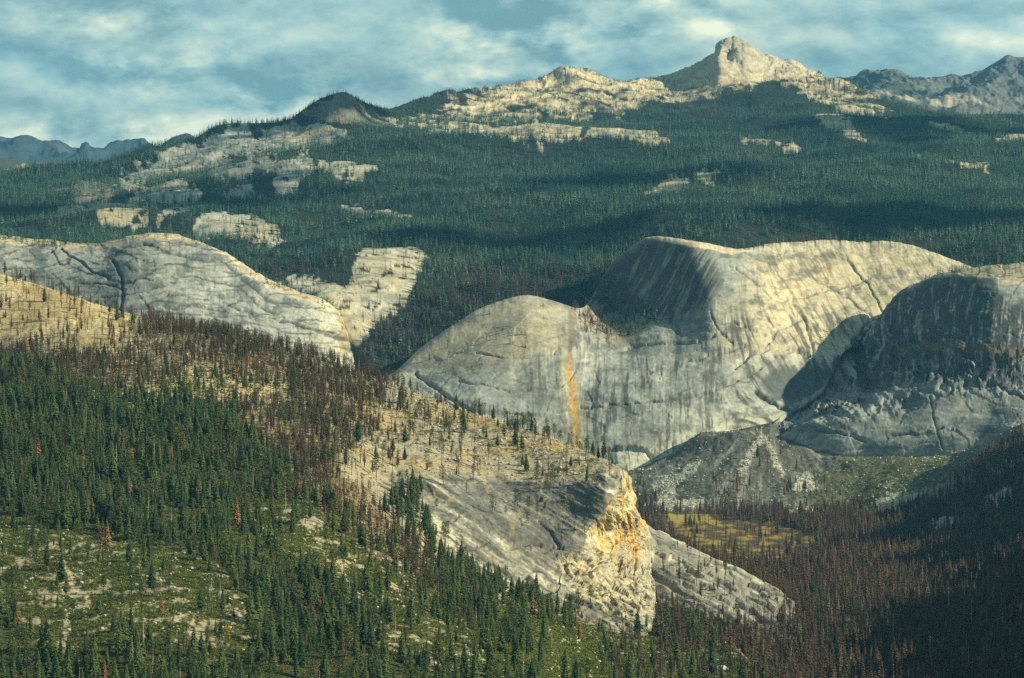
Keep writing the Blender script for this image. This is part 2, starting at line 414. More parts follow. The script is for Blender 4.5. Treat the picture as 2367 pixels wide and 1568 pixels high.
def shrub_mesh(name, seed, mat, n=46, flat=.6):
    rs = random.Random(seed); V = []; F = []
    lobes = [(rs.uniform(-.35, .35), rs.uniform(-.35, .35), rs.uniform(.15, .4), rs.uniform(.25, .45)) for _ in range(5)]
    for i in range(n):
        lx, ly, lz, lr = rs.choice(lobes); a = rs.uniform(0, 6.283); e = math.asin(rs.uniform(-.2, 1))
        c = Vector((lx+lr*math.cos(a)*math.cos(e), ly+lr*math.sin(a)*math.cos(e), (lz+lr*math.sin(e))*flat)); b = len(V)
        for _ in range(3):
            V.append(tuple(c+Vector((rs.uniform(-1, 1), rs.uniform(-1, 1), rs.uniform(-.7, .7)))*.17))
        F.append((b, b+1, b+2))
    return pymesh(name, V, F, [mat])
def rock_mesh(name, seed, mat):
    import bmesh
    bm = bmesh.new(); bmesh.ops.create_icosphere(bm, subdivisions=2, radius=.5); rs = random.Random(seed)
    sx, sy, sz = rs.uniform(.8, 1.3), rs.uniform(.7, 1.1), rs.uniform(.5, .85)
    planes = [(Vector((rs.gauss(0, 1), rs.gauss(0, 1), rs.gauss(0, 1))).normalized(), rs.uniform(.26, .42)) for _ in range(9)]
    for v in bm.verts:
        for n_, d in planes:
            q = v.co.dot(n_)
            if q > d: v.co -= n_*(q-d)
        v.co = Vector((v.co.x*sx, v.co.y*sy, v.co.z*sz+.18))+Vector((rs.uniform(-1, 1), rs.uniform(-1, 1), rs.uniform(-1, 1)))*.015
    me = bpy.data.meshes.new(name); bm.to_mesh(me); bm.free(); me.materials.append(mat); return me

# kinds: list of (parts) where parts = [(child name, mesh), ...]
KIND = {}
KIND['fir'] = [[('crown', fir_crown('fir_crown', 10+i, w, 30, 8, M_FIR, z0, 1, 2, pw)), ('trunk', trunk_mesh('fir_trunk', .97, .014, M_BARK))]
               for i, (w, z0, pw) in enumerate([(.20, .06, .75), (.165, .1, .85), (.225, .08, .65), (.15, .05, .6), (.19, .18, .9), (.25, .12, .8)])]
KIND['pine'] = [[('crown', pine_crown('pine_crown', 30+i, w, z0, ncl, 15, M_PINE, s)), ('trunk', trunk_mesh('pine_trunk', .95, .018, M_BARK, 6, b, 14, random.Random(i), .16))]
                for i, (w, z0, ncl, s, b) in enumerate([(.22, .28, 34, .065, .01), (.27, .38, 30, .075, -.015), (.19, .22, 36, .06, .008), (.30, .42, 28, .08, .02)])]
KIND['burn'] = [[('crown', fir_crown('burned_crown', 50+i, w, nw, 6, M_BURN, z0, kp, 1, pw)), ('trunk', trunk_mesh('burned_trunk', .98, .016, M_CHAR, 5, 0, 30, random.Random(70+i), .16))]
                for i, (w, nw, z0, kp, pw) in enumerate([(.19, 24, .22, .8, .7), (.15, 22, .32, .65, .6), (.23, 24, .26, .8, .8), (.11, 20, .4, .5, .5), (.20, 22, .18, .9, .7)])]
KIND['brown'] = [[('crown', pine_crown('brown_crown', 230+i, w, z0, ncl, 12, M_BURN, s)), ('trunk', trunk_mesh('brown_trunk', .95, .019, M_CHAR, 6, b, 22, random.Random(i+5), .17))]
                for i, (w, z0, ncl, s, b) in enumerate([(.21, .3, 24, .06, .01), (.26, .4, 20, .065, -.012), (.18, .25, 26, .055, .006)])]
KIND['char'] = [[('crown', fir_crown('singed_crown', 90+i, w, 14, 5, M_BURN, .5, kp, 1, .6)), ('trunk', trunk_mesh('charred_trunk', .99, .0155, M_CHAR, 5, b, 34, random.Random(95+i), .13, .2))]
                for i, (w, kp, b) in enumerate([(.05, .45, 0), (.035, .3, .01), (.07, .35, -.008), (.045, .6, 0)])]
KIND['snag'] = [[('crown', fir_crown('snag_branches', 120+i, .05, 10, 3, M_SNAG, .4, .5, 1, .4)), ('trunk', trunk_mesh('snag_trunk', .99, .013, M_SNAG, 5, b, 26, random.Random(130+i), .10, .3))]
                for i, b in enumerate((0, .012, -.01))]
KIND['rust'] = [[('crown', fir_crown('rust_crown', 140+i, w, 26, 7, M_RUST, .1, .85, 2, .7)), ('trunk', trunk_mesh('rust_trunk', .97, .015, M_BARK))] for i, w in enumerate((.15, .19))]
KIND['gold'] = [[('crown', pine_crown('golden_crown', 150, .2, .2, 26, 15, M_GOLD, .07)), ('trunk', trunk_mesh('golden_trunk', .9, .016, M_BARK))]]
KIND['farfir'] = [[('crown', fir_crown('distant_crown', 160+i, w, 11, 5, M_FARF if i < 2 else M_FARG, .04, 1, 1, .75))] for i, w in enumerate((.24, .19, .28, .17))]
KIND['farburn'] = [[('crown', fir_crown('distant_burned_crown', 170+i, w, 10, 5, M_BURN, .12, .85, 1, .7)), ('trunk', trunk_mesh('distant_burned_trunk', .95, .02, M_CHAR, 3))] for i, w in enumerate((.25, .2))]
KIND['shrub'] = [[('leaves', shrub_mesh('shrub_leaves', 180+i, M_SHRUB))] for i in range(4)]
KIND['rock'] = [[('stone', rock_mesh('boulder', 190+i, M_STONE))] for i in range(5)]

SHEETS = {}
def scatter(S, dens, lo, hi, kinds, seed, hp=1.0):
    """dens: plants per square metre at each grid vertex. Returns arrays pos, height, kind index"""
    g = np.random.default_rng(seed); P = S.P
    e1 = P[1:, :-1]-P[:-1, :-1]; e2 = P[:-1, 1:]-P[:-1, :-1]
    area = np.abs(e1[..., 0]*e2[..., 1]-e1[..., 1]*e2[..., 0])
    lam = area*0.25*(dens[1:, :-1]+dens[:-1, 1:]+dens[:-1, :-1]+dens[1:, 1:])
    lam = np.where((S.X[:-1, :-1] > -60) & (S.X[:-1, :-1] < W0+60) & (S.Y[:-1, :-1] < H0+90), lam, 0)
    n = g.poisson(np.clip(lam, 0, 30)); cell = np.repeat(np.arange(n.size), n.ravel())
    i, j = np.unravel_index(cell, lam.shape); a = g.random(len(i))[:, None]; b = g.random(len(i))[:, None]
    pos = P[i, j]*(1-a)*(1-b)+P[i+1, j]*a*(1-b)+P[i, j+1]*(1-a)*b+P[i+1, j+1]*a*b
    hgt = lo+(hi-lo)*g.random(len(i))**hp
    kd = g.choice(len(kinds), len(i), p=np.array([k_[1] for k_ in kinds])/sum(k_[1] for k_ in kinds))
    return dict(pos=pos, h=hgt, kind=np.array([k_[0] for k_ in kinds], dtype=object)[kd] if len(i) else np.array([], dtype=object), rot=g.random(len(i))*6.283)
def proj(pos):
    return CX+pos[:, 0]/(K*pos[:, 1]), CY-(pos[:, 2]-CAMZ)/(K*pos[:, 1])
_src = {}
def source(kind):
    """one mesh object per part of every model; the first placed tree of a kind carries these very meshes"""
    return _src[kind]
def stuff(name, label, cat, d, kind_for, mask=None, prob=None):
    """one object made of thousands of plants too many and too small to count"""
    pos, h, rot = d['pos'], d['h'], d['rot']
    if mask is not None: pos, h, rot = pos[mask], h[mask], rot[mask]
    if len(pos) == 0: return None
    org = pos.mean(0)
    me = bpy.data.meshes.new(name); me.vertices.add(len(pos)); me.vertices.foreach_set('co', (pos-org).astype(np.float32).ravel())
    a = me.attributes.new('height', 'FLOAT', 'POINT'); a.data.foreach_set('value', h.astype(np.float32))
    a = me.attributes.new('turn', 'FLOAT_VECTOR', 'POINT'); g = np.random.default_rng(len(pos))
    r3 = np.zeros((len(pos), 3), np.float32); r3[:, 2] = rot; r3[:, 0] = g.normal(0, .03, len(pos)); r3[:, 1] = g.normal(0, .03, len(pos)); a.data.foreach_set('vector', r3.ravel())
    ns = sum(len(KIND[k_]) for k_ in kind_for)
    a = me.attributes.new('pick', 'INT', 'POINT'); pk = g.integers(0, ns, len(pos)) if prob is None else (g.integers(0, 2, len(pos))+2*(g.random(len(pos)) > prob[mask])); a.data.foreach_set('value', pk.astype(np.int32))
    o = bpy.data.objects.new(name, me); COL.objects.link(o); o.location = org
    tag(o, label, cat, None, 'stuff')
    ng = bpy.data.node_groups.new(name, 'GeometryNodeTree')
    ng.interface.new_socket('Geometry', in_out='INPUT', socket_type='NodeSocketGeometry'); ng.interface.new_socket('Geometry', in_out='OUTPUT', socket_type='NodeSocketGeometry')
    gi = ng.nodes.new('NodeGroupInput'); go = ng.nodes.new('NodeGroupOutput')
    ip = ng.nodes.new('GeometryNodeInstanceOnPoints'); join = ng.nodes.new('GeometryNodeJoinGeometry')
    for k_ in kind_for:
        for parts in _src[k_]:
            j2 = ng.nodes.new('GeometryNodeJoinGeometry')
            for ob in parts:
                oi = ng.nodes.new('GeometryNodeObjectInfo'); oi.transform_space = 'ORIGINAL'; oi.inputs['Object'].default_value = ob
                ng.links.new(oi.outputs['Geometry'], j2.inputs[0])
            gt = ng.nodes.new('GeometryNodeGeometryToInstance'); ng.links.new(j2.outputs[0], gt.inputs[0]); ng.links.new(gt.outputs[0], join.inputs[0])
    def na(nm, t):
        n_ = ng.nodes.new('GeometryNodeInputNamedAttribute'); n_.data_type = t; n_.inputs[0].default_value = nm; return n_.outputs[0]
    ng.links.new(gi.outputs[0], ip.inputs['Points']); ng.links.new(join.outputs[0], ip.inputs['Instance'])
    ip.inputs['Pick Instance'].default_value = True
    ng.links.new(na('pick', 'INT'), ip.inputs['Instance Index']); ng.links.new(na('turn', 'FLOAT_VECTOR'), ip.inputs['Rotation'])
    ng.links.new(na('height', 'FLOAT'), ip.inputs['Scale']); ng.links.new(ip.outputs[0], go.inputs[0])
    md = o.modifiers.new('plants', 'NODES'); md.node_group = ng
    return o

exec_order = []
# ================================================================== LANDFORMS
def xr(a, b, s): return np.arange(a, b+s, s, dtype=float)

# ---- far blue range beyond the valley on the left, and hill before it
def far_range():
    xs = xr(-350, 1000, 2.5)
    sky = [(-350,330),(-200,300),(-100,322),(0,316),(18,320),(50,317),(65,325),(80,334),(95,339),(110,334),(135,329),(148,335),(160,341),(185,343),(190,333),(197,329),(204,330),(210,338),(220,342),(240,343),(265,338),(300,329),(318,325),(330,322),(345,332),(360,339),(372,341),(380,330),(390,326),(410,315),(430,310),(445,314),(470,328),(600,350),(1000,380)]
    rows = [[(x, y+14, 33500) for x, y in sky], [(x, y, 31000) for x, y in sky], [(-350,350,29500),(1000,390,29500)], [(-350,385,28000),(1000,400,28000)], [(-350,470,25500),(1000,470,25500)]]
    S = loft(rows, xs, [4, 30, 30, 20], lambda x: 3.2*fbm(x/20, x*0, x*0+2, 5, .65)); setP(S)
    x, y, z = S.P[..., 0], S.P[..., 1], S.P[..., 2]
    shape(S, (smooth(S.t, 1, 1.6)*500)*fbm(x/1500, y/4000, z/2500, 5, .55, True)*0.5)
    col = np.zeros(S.P.shape)+np.array([.045, .065, .085]); col = mix3(col, [.08, .10, .11], smooth(fbm(x/700, y/700, z/400, 4), .1, .5))  # blue of the distant haze mixed into the rock colour
    grid_mesh('mountain_range', S, col, M_FAR, 'jagged blue mountain range on the horizon, hazy and faint', 'mountains')
    rows = [[(-350,372,19800),(1000,420,19800)], [(-350,350,18500),(-100,362,18500),(0,369,18500),(45,378,18500),(80,389,18500),(200,398,18500),(1000,420,18500)], [(-350,420,16500),(1000,440,16500)], [(-350,520,15000),(1000,520,15000)]]
    S = loft(rows, xr(-350, 700, 3), [3, 30, 20], lambda x: 1.2*fbm(x/30, x*0, x*0+5, 3)); setP(S)
    x, y, z = S.P[..., 0], S.P[..., 1], S.P[..., 2]; shape(S, 25*fbm(x/400, y/900, z/400, 4))
    col = np.zeros(S.P.shape)+np.array([.06, .075, .06])
    p = smooth(poly_sd(S.X, S.Y, [(12,390),(45,382),(70,386),(84,394),(50,398)])+5*fbm(S.X/12, S.Y/6, S.X*0), -2, 3); col = mix3(col, [.5, .40, .26], p)
    grid_mesh('hill', S, col, M_FAR, 'low hazy hill with one small tan bare patch before the blue range', 'hill')
far_range()

# ---- pale peaks on the right horizon
def right_range():
    xs = xr(1750, 2750, 2.2)
    sky = [(1750,230),(1800,205),(1850,192),(1895,190),(1930,193),(1955,193),(1966,190),(1974,186),(1982,194),(1990,190),(2000,183),(2020,181),(2040,177),(2050,170),(2057,169),(2080,174),(2100,181),(2120,188),(2150,186),(2180,183),(2200,184),(2230,181),(2255,172),(2275,162),(2290,152),(2310,140),(2322,130),(2332,127),(2345,133),(2367,138),(2450,165),(2600,215),(2750,240)]
    rows = [[(x, y+40, 24500) for x, y in sky], [(x, y, 22500) for x, y in sky],
            [(1750,235,21500),(1900,215,21500),(2060,205,21400),(2200,215,21300),(2367,190,21300),(2750,260,21000)],
            [(1750,260,20000),(2000,240,20000),(2200,248,19500),(2367,270,19500),(2750,290,19000)], [(1750,330,17000),(2750,340,17000)]]
    S = loft(rows, xs, [6, 40, 45, 15], lambda x: 1.5*fbm(x/14, x*0, x*0+2, 4, .6)); setP(S)
    x, y, z = S.P[..., 0], S.P[..., 1], S.P[..., 2]
    h = 170*fbm(x/600, y/2500, z/1600, 6, .6, True)*smooth(S.t, 1, 1.5)
    # the long west face of the right-hand peak turns away from the sun
    dd, tt = line_d(S.X, S.Y, [(2330,127),(2300,200),(2240,262)])
    shape(S, h*.5)
    col = np.zeros(S.P.shape)+np.array([.13, .145, .145]); col = mix3(col, [.26, .25, .21], smooth(fbm(x/150+3, y/900, z/300, 5, .6), 0, .5))
    trees = smooth(fbm(x/90, y/300, z/90, 4, .6)+.6*smooth(S.X, 2200, 2030)-.15, .0, .3)*smooth(S.Y, 180, 200)*smooth(S.X, 2330, 2200)
    col = mix3(col, [.05, .075, .055], trees*.85)
    col = mix3(col, [.5, .44, .33], smooth(poly_sd(S.X, S.Y, [(1930,235),(2050,232),(2120,240),(2200,238),(2260,244),(2300,262),(2150,262),(1950,245)])+6*fbm(S.X/15, S.Y/7, S.X*0), -3, 6)*.7)
    grid_mesh('mountain_ridge', S, col, M_FAR, 'pale blue rocky ridge rising to a pointed summit at the right edge of the skyline', 'mountains')
right_range()

# ---- main massif: peak, shoulders, forested plateau
PATCH = [
 ([(200,520),(215,480),(260,465),(330,490),(340,520),(280,530)],.5), ([(150,440),(230,420),(270,445),(250,470),(190,470)],.4), ([(480,395),(560,370),(640,360),(650,378),(560,400),(500,412)],.45), ([(520,440),(560,428),(600,436),(560,452)],.6), ([(905,280),(960,262),(1080,250),(1200,250),(1240,268),(1130,282),(1000,300),(930,300)],.9), ([(1040,318),(1190,292),(1240,300),(1180,330),(1100,336)],.9), ([(1240,345),(1300,322),(1340,300),(1360,305),(1320,335)],.8),
 ([(125,450),(170,438),(184,443),(130,456)],1), ([(262,432),(285,402),(340,392),(380,365),(430,352),(470,345),(520,330),(575,312),(600,332),(560,352),(510,380),(430,392),(370,405),(310,447),(268,442)],.85),
 ([(560,352),(600,318),(640,300),(700,293),(740,291),(775,300),(800,318),(770,328),(720,338),(640,352),(590,362)],1),
 ([(300,470),(335,442),(410,432),(455,438),(435,470),(400,485),(330,492),(272,502)],.9), ([(125,528),(140,498),(175,474),(242,465),(235,498),(180,522)],.8),
 ([(368,522),(420,482),(476,464),(482,484),(420,512)],.95), ([(636,424),(648,390),(672,363),(722,359),(722,378),(790,372),(830,380),(868,396),(850,404),(790,410),(742,396),(690,412),(660,428)],.9),
 ([(432,545),(470,520),(520,505),(560,502),(600,505),(640,528),(668,553),(705,570),(620,577),(560,556),(510,542),(470,552)],1),
 ([(788,456),(820,454),(880,474),(948,500),(900,499),(830,480)],.95),
 ([(985,328),(1040,305),(1100,290),(1183,298),(1240,278),(1290,288),(1352,293),(1335,312),(1290,338),(1240,345),(1100,333)],1),
 ([(1318,335),(1380,306),(1430,296),(1490,299),(1512,312),(1542,337),(1510,343),(1430,327)],1),
 ([(1888,290),(1920,284),(1960,298),(2002,324),(1960,317)],.95), ([(1813,342),(1830,331),(1848,336),(1852,348),(1815,348)],1), ([(1488,452),(1530,432),(1560,420),(1592,430),(1580,456)],.6), ([(1608,423),(1632,418),(1662,426),(1650,431)],.9),
 ([(2125,358),(2200,364),(2284,380),(2280,390),(2200,380)],.6), ([(1705,322),(1790,321),(1802,333),(1720,336)],.5), ([(2150,300),(2205,303),(2258,320),(2170,312)],.7), ([(2305,332),(2340,320),(2400,325),(2400,338)],.9), ([(2160,262),(2230,262),(2300,275),(2200,272)],.3),
 ([(822,652),(840,615),(895,600),(950,601),(978,625),(968,660),(940,702),(880,745),(830,785),(790,805),(775,720)],1), ([(620,648),(700,652),(780,678),(812,705),(800,740),(740,700),(680,672)],.75),
 ([(700,262),(760,245),(800,228),(830,240),(870,262),(905,290),(880,300),(820,285),(760,290)],.35)]
UPPER = [(902,276),(950,252),(1010,235),(1100,207),(1250,190),(1300,150),(1350,150),(1450,170),(1550,160),(1620,130),(1650,100),(1697,70),(1750,110),(1780,135),(1850,145),(1900,180),(2000,215),(2060,262),(2035,285),(1960,264),(1880,245),(1820,215),(1780,195),(1700,205),(1600,225),(1450,245),(1350,262),(1250,268),(1180,280),(1100,278),(1000,292),(940,292)]
def massif():
    xs = xr(-350, 2750, 2.1)
    sky = [(-350,425),(-100,418),(0,412),(60,397),(120,390),(200,389),(255,388),(300,373),(350,354),(400,341),(470,329),(520,316),(600,301),(660,289),(680,285),(692,272),(700,264),(715,252),(730,241),(748,233),(765,227),(795,222),(812,224),(830,231),(845,237),(860,241),(890,244),(920,244),(960,238),(1030,219),(1100,208),(1183,201),(1230,197),(1265,194),(1280,184),(1290,179),(1300,169),(1320,163),(1340,161),(1355,159),(1375,165),(1400,174),(1440,183),(1470,185),(1500,178),(1540,173),(1560,170),(1590,158),(1620,143),(1642,131),(1652,124),(1655,110),(1658,100),(1668,95),(1684,92),(1697,88),(1715,95),(1728,102),(1738,115),(1750,131),(1760,143),(1775,143),(1800,151),(1830,154),(1842,160),(1850,166),(1860,177),(1890,191),(1930,206),(1980,228),(2010,238),(2043,246),(2100,248),(2183,256),(2250,263),(2300,271),(2367,286),(2500,300),(2750,320)]
    dk = [(-350,14500),(0,14000),(300,13200),(680,12700),(800,12700),(1000,14000),(1355,15000),(1697,15500),(1860,15800),(2043,14800),(2367,14200),(2750,14000)]
    dk = np.array(dk, float); Dsky = lambda x: float(np.interp(x, dk[:, 0], dk[:, 1]))
    rows = [[(x, y+60, Dsky(x)+1800) for x, y in sky], [(x, y, Dsky(x)) for x, y in sky],
            [(-350,440,12600),(0,430,12600),(300,405,12100),(680,318,12200),(800,300,12200),(1000,275,13000),(1355,225,14300),(1550,235,14300),(1697,185,14950),(1860,232,14700),(2043,275,13900),(2367,300,13500),(2750,325,13500)],
            [(-350,465,11500),(0,460,11500),(300,450,11000),(680,365,11300),(1000,330,12000),(1355,300,12700),(1697,300,12900),(2043,318,12500),(2367,333,12300),(2750,340,12300)],
            [(-350,500,10500),(0,495,10500),(300,490,10000),(680,440,10200),(1000,390,10800),(1355,365,11300),(1697,365,11400),(2043,352,11400),(2367,345,11700),(2750,350,11700)],
            [(-350,545,9500),(0,535,9500),(350,535,9100),(680,520,9200),(1000,480,9600),(1355,460,9700),(1697,460,9600),(2043,450,9600),(2367,450,9700),(2750,450,9700)],
            [(-350,600,8500),(0,585,8500),(350,570,8500),(560,575,8500),(680,610,8400),(850,620,8300),(1000,620,8400),(1200,600,8600),(1400,580,8600),(1500,555,8550),(1700,560,8300),(2043,555,8500),(2200,575,8400),(2367,590,8200),(2750,600,8200)],
            [(-350,660,7900),(0,650,7900),(350,640,7900),(600,660,7950),(700,690,7900),(800,780,7700),(850,860,7550),(950,830,7600),(1050,770,7700),(1200,710,7800),(1340,740,7850),(1480,700,7950),(1600,640,8050),(2043,640,8200),(2200,655,8150),(2367,665,8000),(2750,700,7900)],
            [(-350,900,7800),(700,900,7800),(900,1050,7480),(1300,1000,7700),(2750,900,7850)]]
    S = loft(rows, xs, [6, 60, 55, 45, 70, 75, 75, 8], lambda x: (1.6*fbm(x/26, x*0, x*0+2, 4, .6)+.8*fbm(x/5, x*0, x*0+7, 2))*(.5+.5*smooth(x, 1000, 1300))); setP(S)
    x, y, z = S.P[..., 0].copy(), S.P[..., 1].copy(), S.P[..., 2].copy(); X, Y = S.X, S.Y
    back = smooth(S.t, 0.9, 1.15)
    h = (52*fbm(x/800, y/1000, z/900, 4)+20*fbm(x/260, y/300, z/200, 4))*back*smooth(S.t, 7.3, 6.6)
    hi = smooth(Y, 320, 240)
    h = h+hi*back*(9*fbm(x/230, y/500, z/230, 6, .6, True)+3.5*fbm(x/45, y/140, z/45, 4, .65))
    # the summit block: steep faced horn, its left face turned from the sun
    S.Z0 = S.Z
    def face(cx0, w, depth, y0, y1, soft=25):
        return depth*np.clip((cx0-X)/w, 0, 1)*smooth(Y, y0-soft, y0)*smooth(Y, y1+soft, y1)
    peak = np.exp(-(((X-1697)/75)**2+((Y-140)/55)**2))
    dd = 300*smooth(X, 1665, 1560)*smooth(Y, 235, 175)*smooth(X, 1450, 1540)
    dd += -200*smooth(X, 1640, 1665)*smooth(X, 1790, 1720)*smooth(Y, 210, 150)
    dd += 330*smooth(X, 760, 690)*smooth(Y, 320, 270)*smooth(X, 620, 690)   # left brown hill turns its west side to shade
    dd += 120*smooth(X, 1350, 1290)*smooth(Y, 215, 185)*smooth(X, 1240, 1290)
    # hollow in the summit face
    dd += 90*np.exp(-(((X-1685)/16)**2+((Y-128)/13)**2))
    # amphitheatre domes: raised backs with a scooped front
    for (ax, ay, bx_, by_, am) in ((1240, 300, 70, 26, 30), (1450, 312, 80, 22, 34), (600, 335, 120, 30, 24), (370, 440, 90, 40, 18), (580, 525, 90, 30, 26), (1930, 300, 60, 18, 28), (1832, 338, 18, 8, 22), (900, 650, 90, 60, 22), (770, 395, 80, 22, 14)):
        h = h+am*.35*np.exp(-(((X-ax)/bx_)**2+((Y-ay)/by_)**2))
    sc = (S.D+dd*smooth(S.t, .3, .9))/S.D
    S.P = S.P*sc[..., None]
    h = h*(1-.85*smooth(S.t, 1.35, 1.0)*np.maximum(smooth(X, 1560, 1640)*smooth(X, 1860, 1800), .85*smooth(X, 620, 560)))
    shape(S, h)
    rocky = np.zeros(X.shape)
    wob = 15*fbm(X/44, Y/10, X*0, 7, .66)+15*fbm(X/24+5, Y/22, X*0+8, 6, .6)
    for pts, w in PATCH:
        rocky = np.maximum(rocky, w*smooth(poly_sd(X, Y, pts)+wob*.7+4, -2, 3))
    rocky *= 1-.85*smooth(fbm(X/34, Y/8, X*0+33, 5, .6), .24, .38)*smooth(Y, 300, 340)
    up = smooth(poly_sd(X, Y, UPPER)+wob, -10, 8)
    n1 = fbm(x/60+3, y/150, z/60, 4, .65)
    band = fbm(X/70-Y/40, Y/13, X*0+4, 4, .6)
    upr = up*(0.55+.9*band+.3*smooth(Y, 235, 150))
    rocky2 = np.clip(np.maximum(rocky, upr), 0, 1)
    summit = smooth(Y, 205, 165)*smooth(X, 1540, 1600)*smooth(X, 1880, 1840)
    rocky2 = np.maximum(rocky2, summit)
    rocky2 = np.maximum(rocky2, smooth(poly_sd(X, Y, [(1740,140),(1775,165),(1830,215),(1880,250),(1960,272),(2040,290),(2030,275),(1960,255),(1890,225),(1820,160),(1780,142)])+wob, -4, 6))
    S.rocky = rocky2
    # dark rubble field right under the horn, more trees than rock
    col = np.zeros(S.P.shape)+FLOOR*np.array([.55, .75, .85])
    rockc = mix3(np.zeros(S.P.shape)+TAN*1.15, np.array([.41, .43, .38]), smooth(fbm(x/260, y/500, z/160, 4), -.5, .2)*smooth(X, 1200, 700)*.95)
    rockc = mix3(rockc, np.array([.40, .30, .20]), smooth(fbm(x/400+9, y/500, z/160, 3), 0, .4)*smooth(Y, 260, 200)*.5)
    rockc = mix3(rockc, np.array([.36, .34, .28]), summit*.8)
    rockc = rockc*(1+.45*fbm(x/45, y/90, z/30, 5, .7)+.3*fbm(X/9, Y/4, X*0, 3, .7))[..., None]
    col = mix3(col, rockc, smooth(rocky2, .2, .6))
    # slabs: thin ledge lines
    led = cracks(x/130, y/500, z/16, .12, 3)*smooth(rocky, .3, .8); col = mix3(col, LICHEN_SHADE*1.3, led*.55)
    ln_ = iso(S, (Y-.25*X)/16+2*fbm(X/80, Y/40, X*0+2, 4, .6), .9)*smooth(fbm(X/30, Y/12, X*0+8, 3), -.1, .3)*rocky; col = mix3(col, LICHEN_SHADE*1.2, ln_*.5)
    shape(S, -1.5*ln_+summit*(9*fbm(x/60, y/160, z/90, 5, .65, True)))
    grid_mesh('mountain', S, col, M_ROCK, 'forested granite mountain with a pointed bare horn summit and a wide wooded plateau', 'mountain')
    # forest
    gaps = (.45+.55*smooth(fbm(x/320, y/450, x*0+2, 3), -.75, -.35))*(.42+.58*smooth(fbm(x/55, y/80, x*0+12, 3, .6), -.3, .2))
    den = .0100*(1-smooth(rocky, .1, .5)*.975)*gaps
    den = den+.0030*smooth(rocky, .2, .6)*smooth(fbm(X/16, Y/5, X*0+71, 4, .65), -.02, .22)*smooth(Y, 640, 560)
    upd = np.where(up > .3, (.030*smooth(1-upr, .0, .6)+.0130)*smooth(fbm(X/10, Y/6, X*0+3, 4, .65), -.05, .3), den); upd = upd*smooth(Y, 150, 190)
    den = np.where(up > .3, upd, den)*(1-summit)*back*smooth(S.t, 1.0, 1.02)
    den *= .8+.2*smooth(Y, 250, 400)
    den *= smooth(S.t, 7.15, 7.0)
    gz = smooth(poly_sd(X, Y, [(790,870),(850,740),(980,640),(1100,600),(1300,620),(1420,620),(1520,700),(1480,770),(1340,770),(1220,740),(1000,820),(880,900)]), -20, 20); den *= 1+1.1*gz*(1-smooth(rocky, .1, .5))
    S.den = den; S.tone = fbm(x/500, y/700, x*0+8, 4, .6)
    SHEETS['massif'] = S
massif()

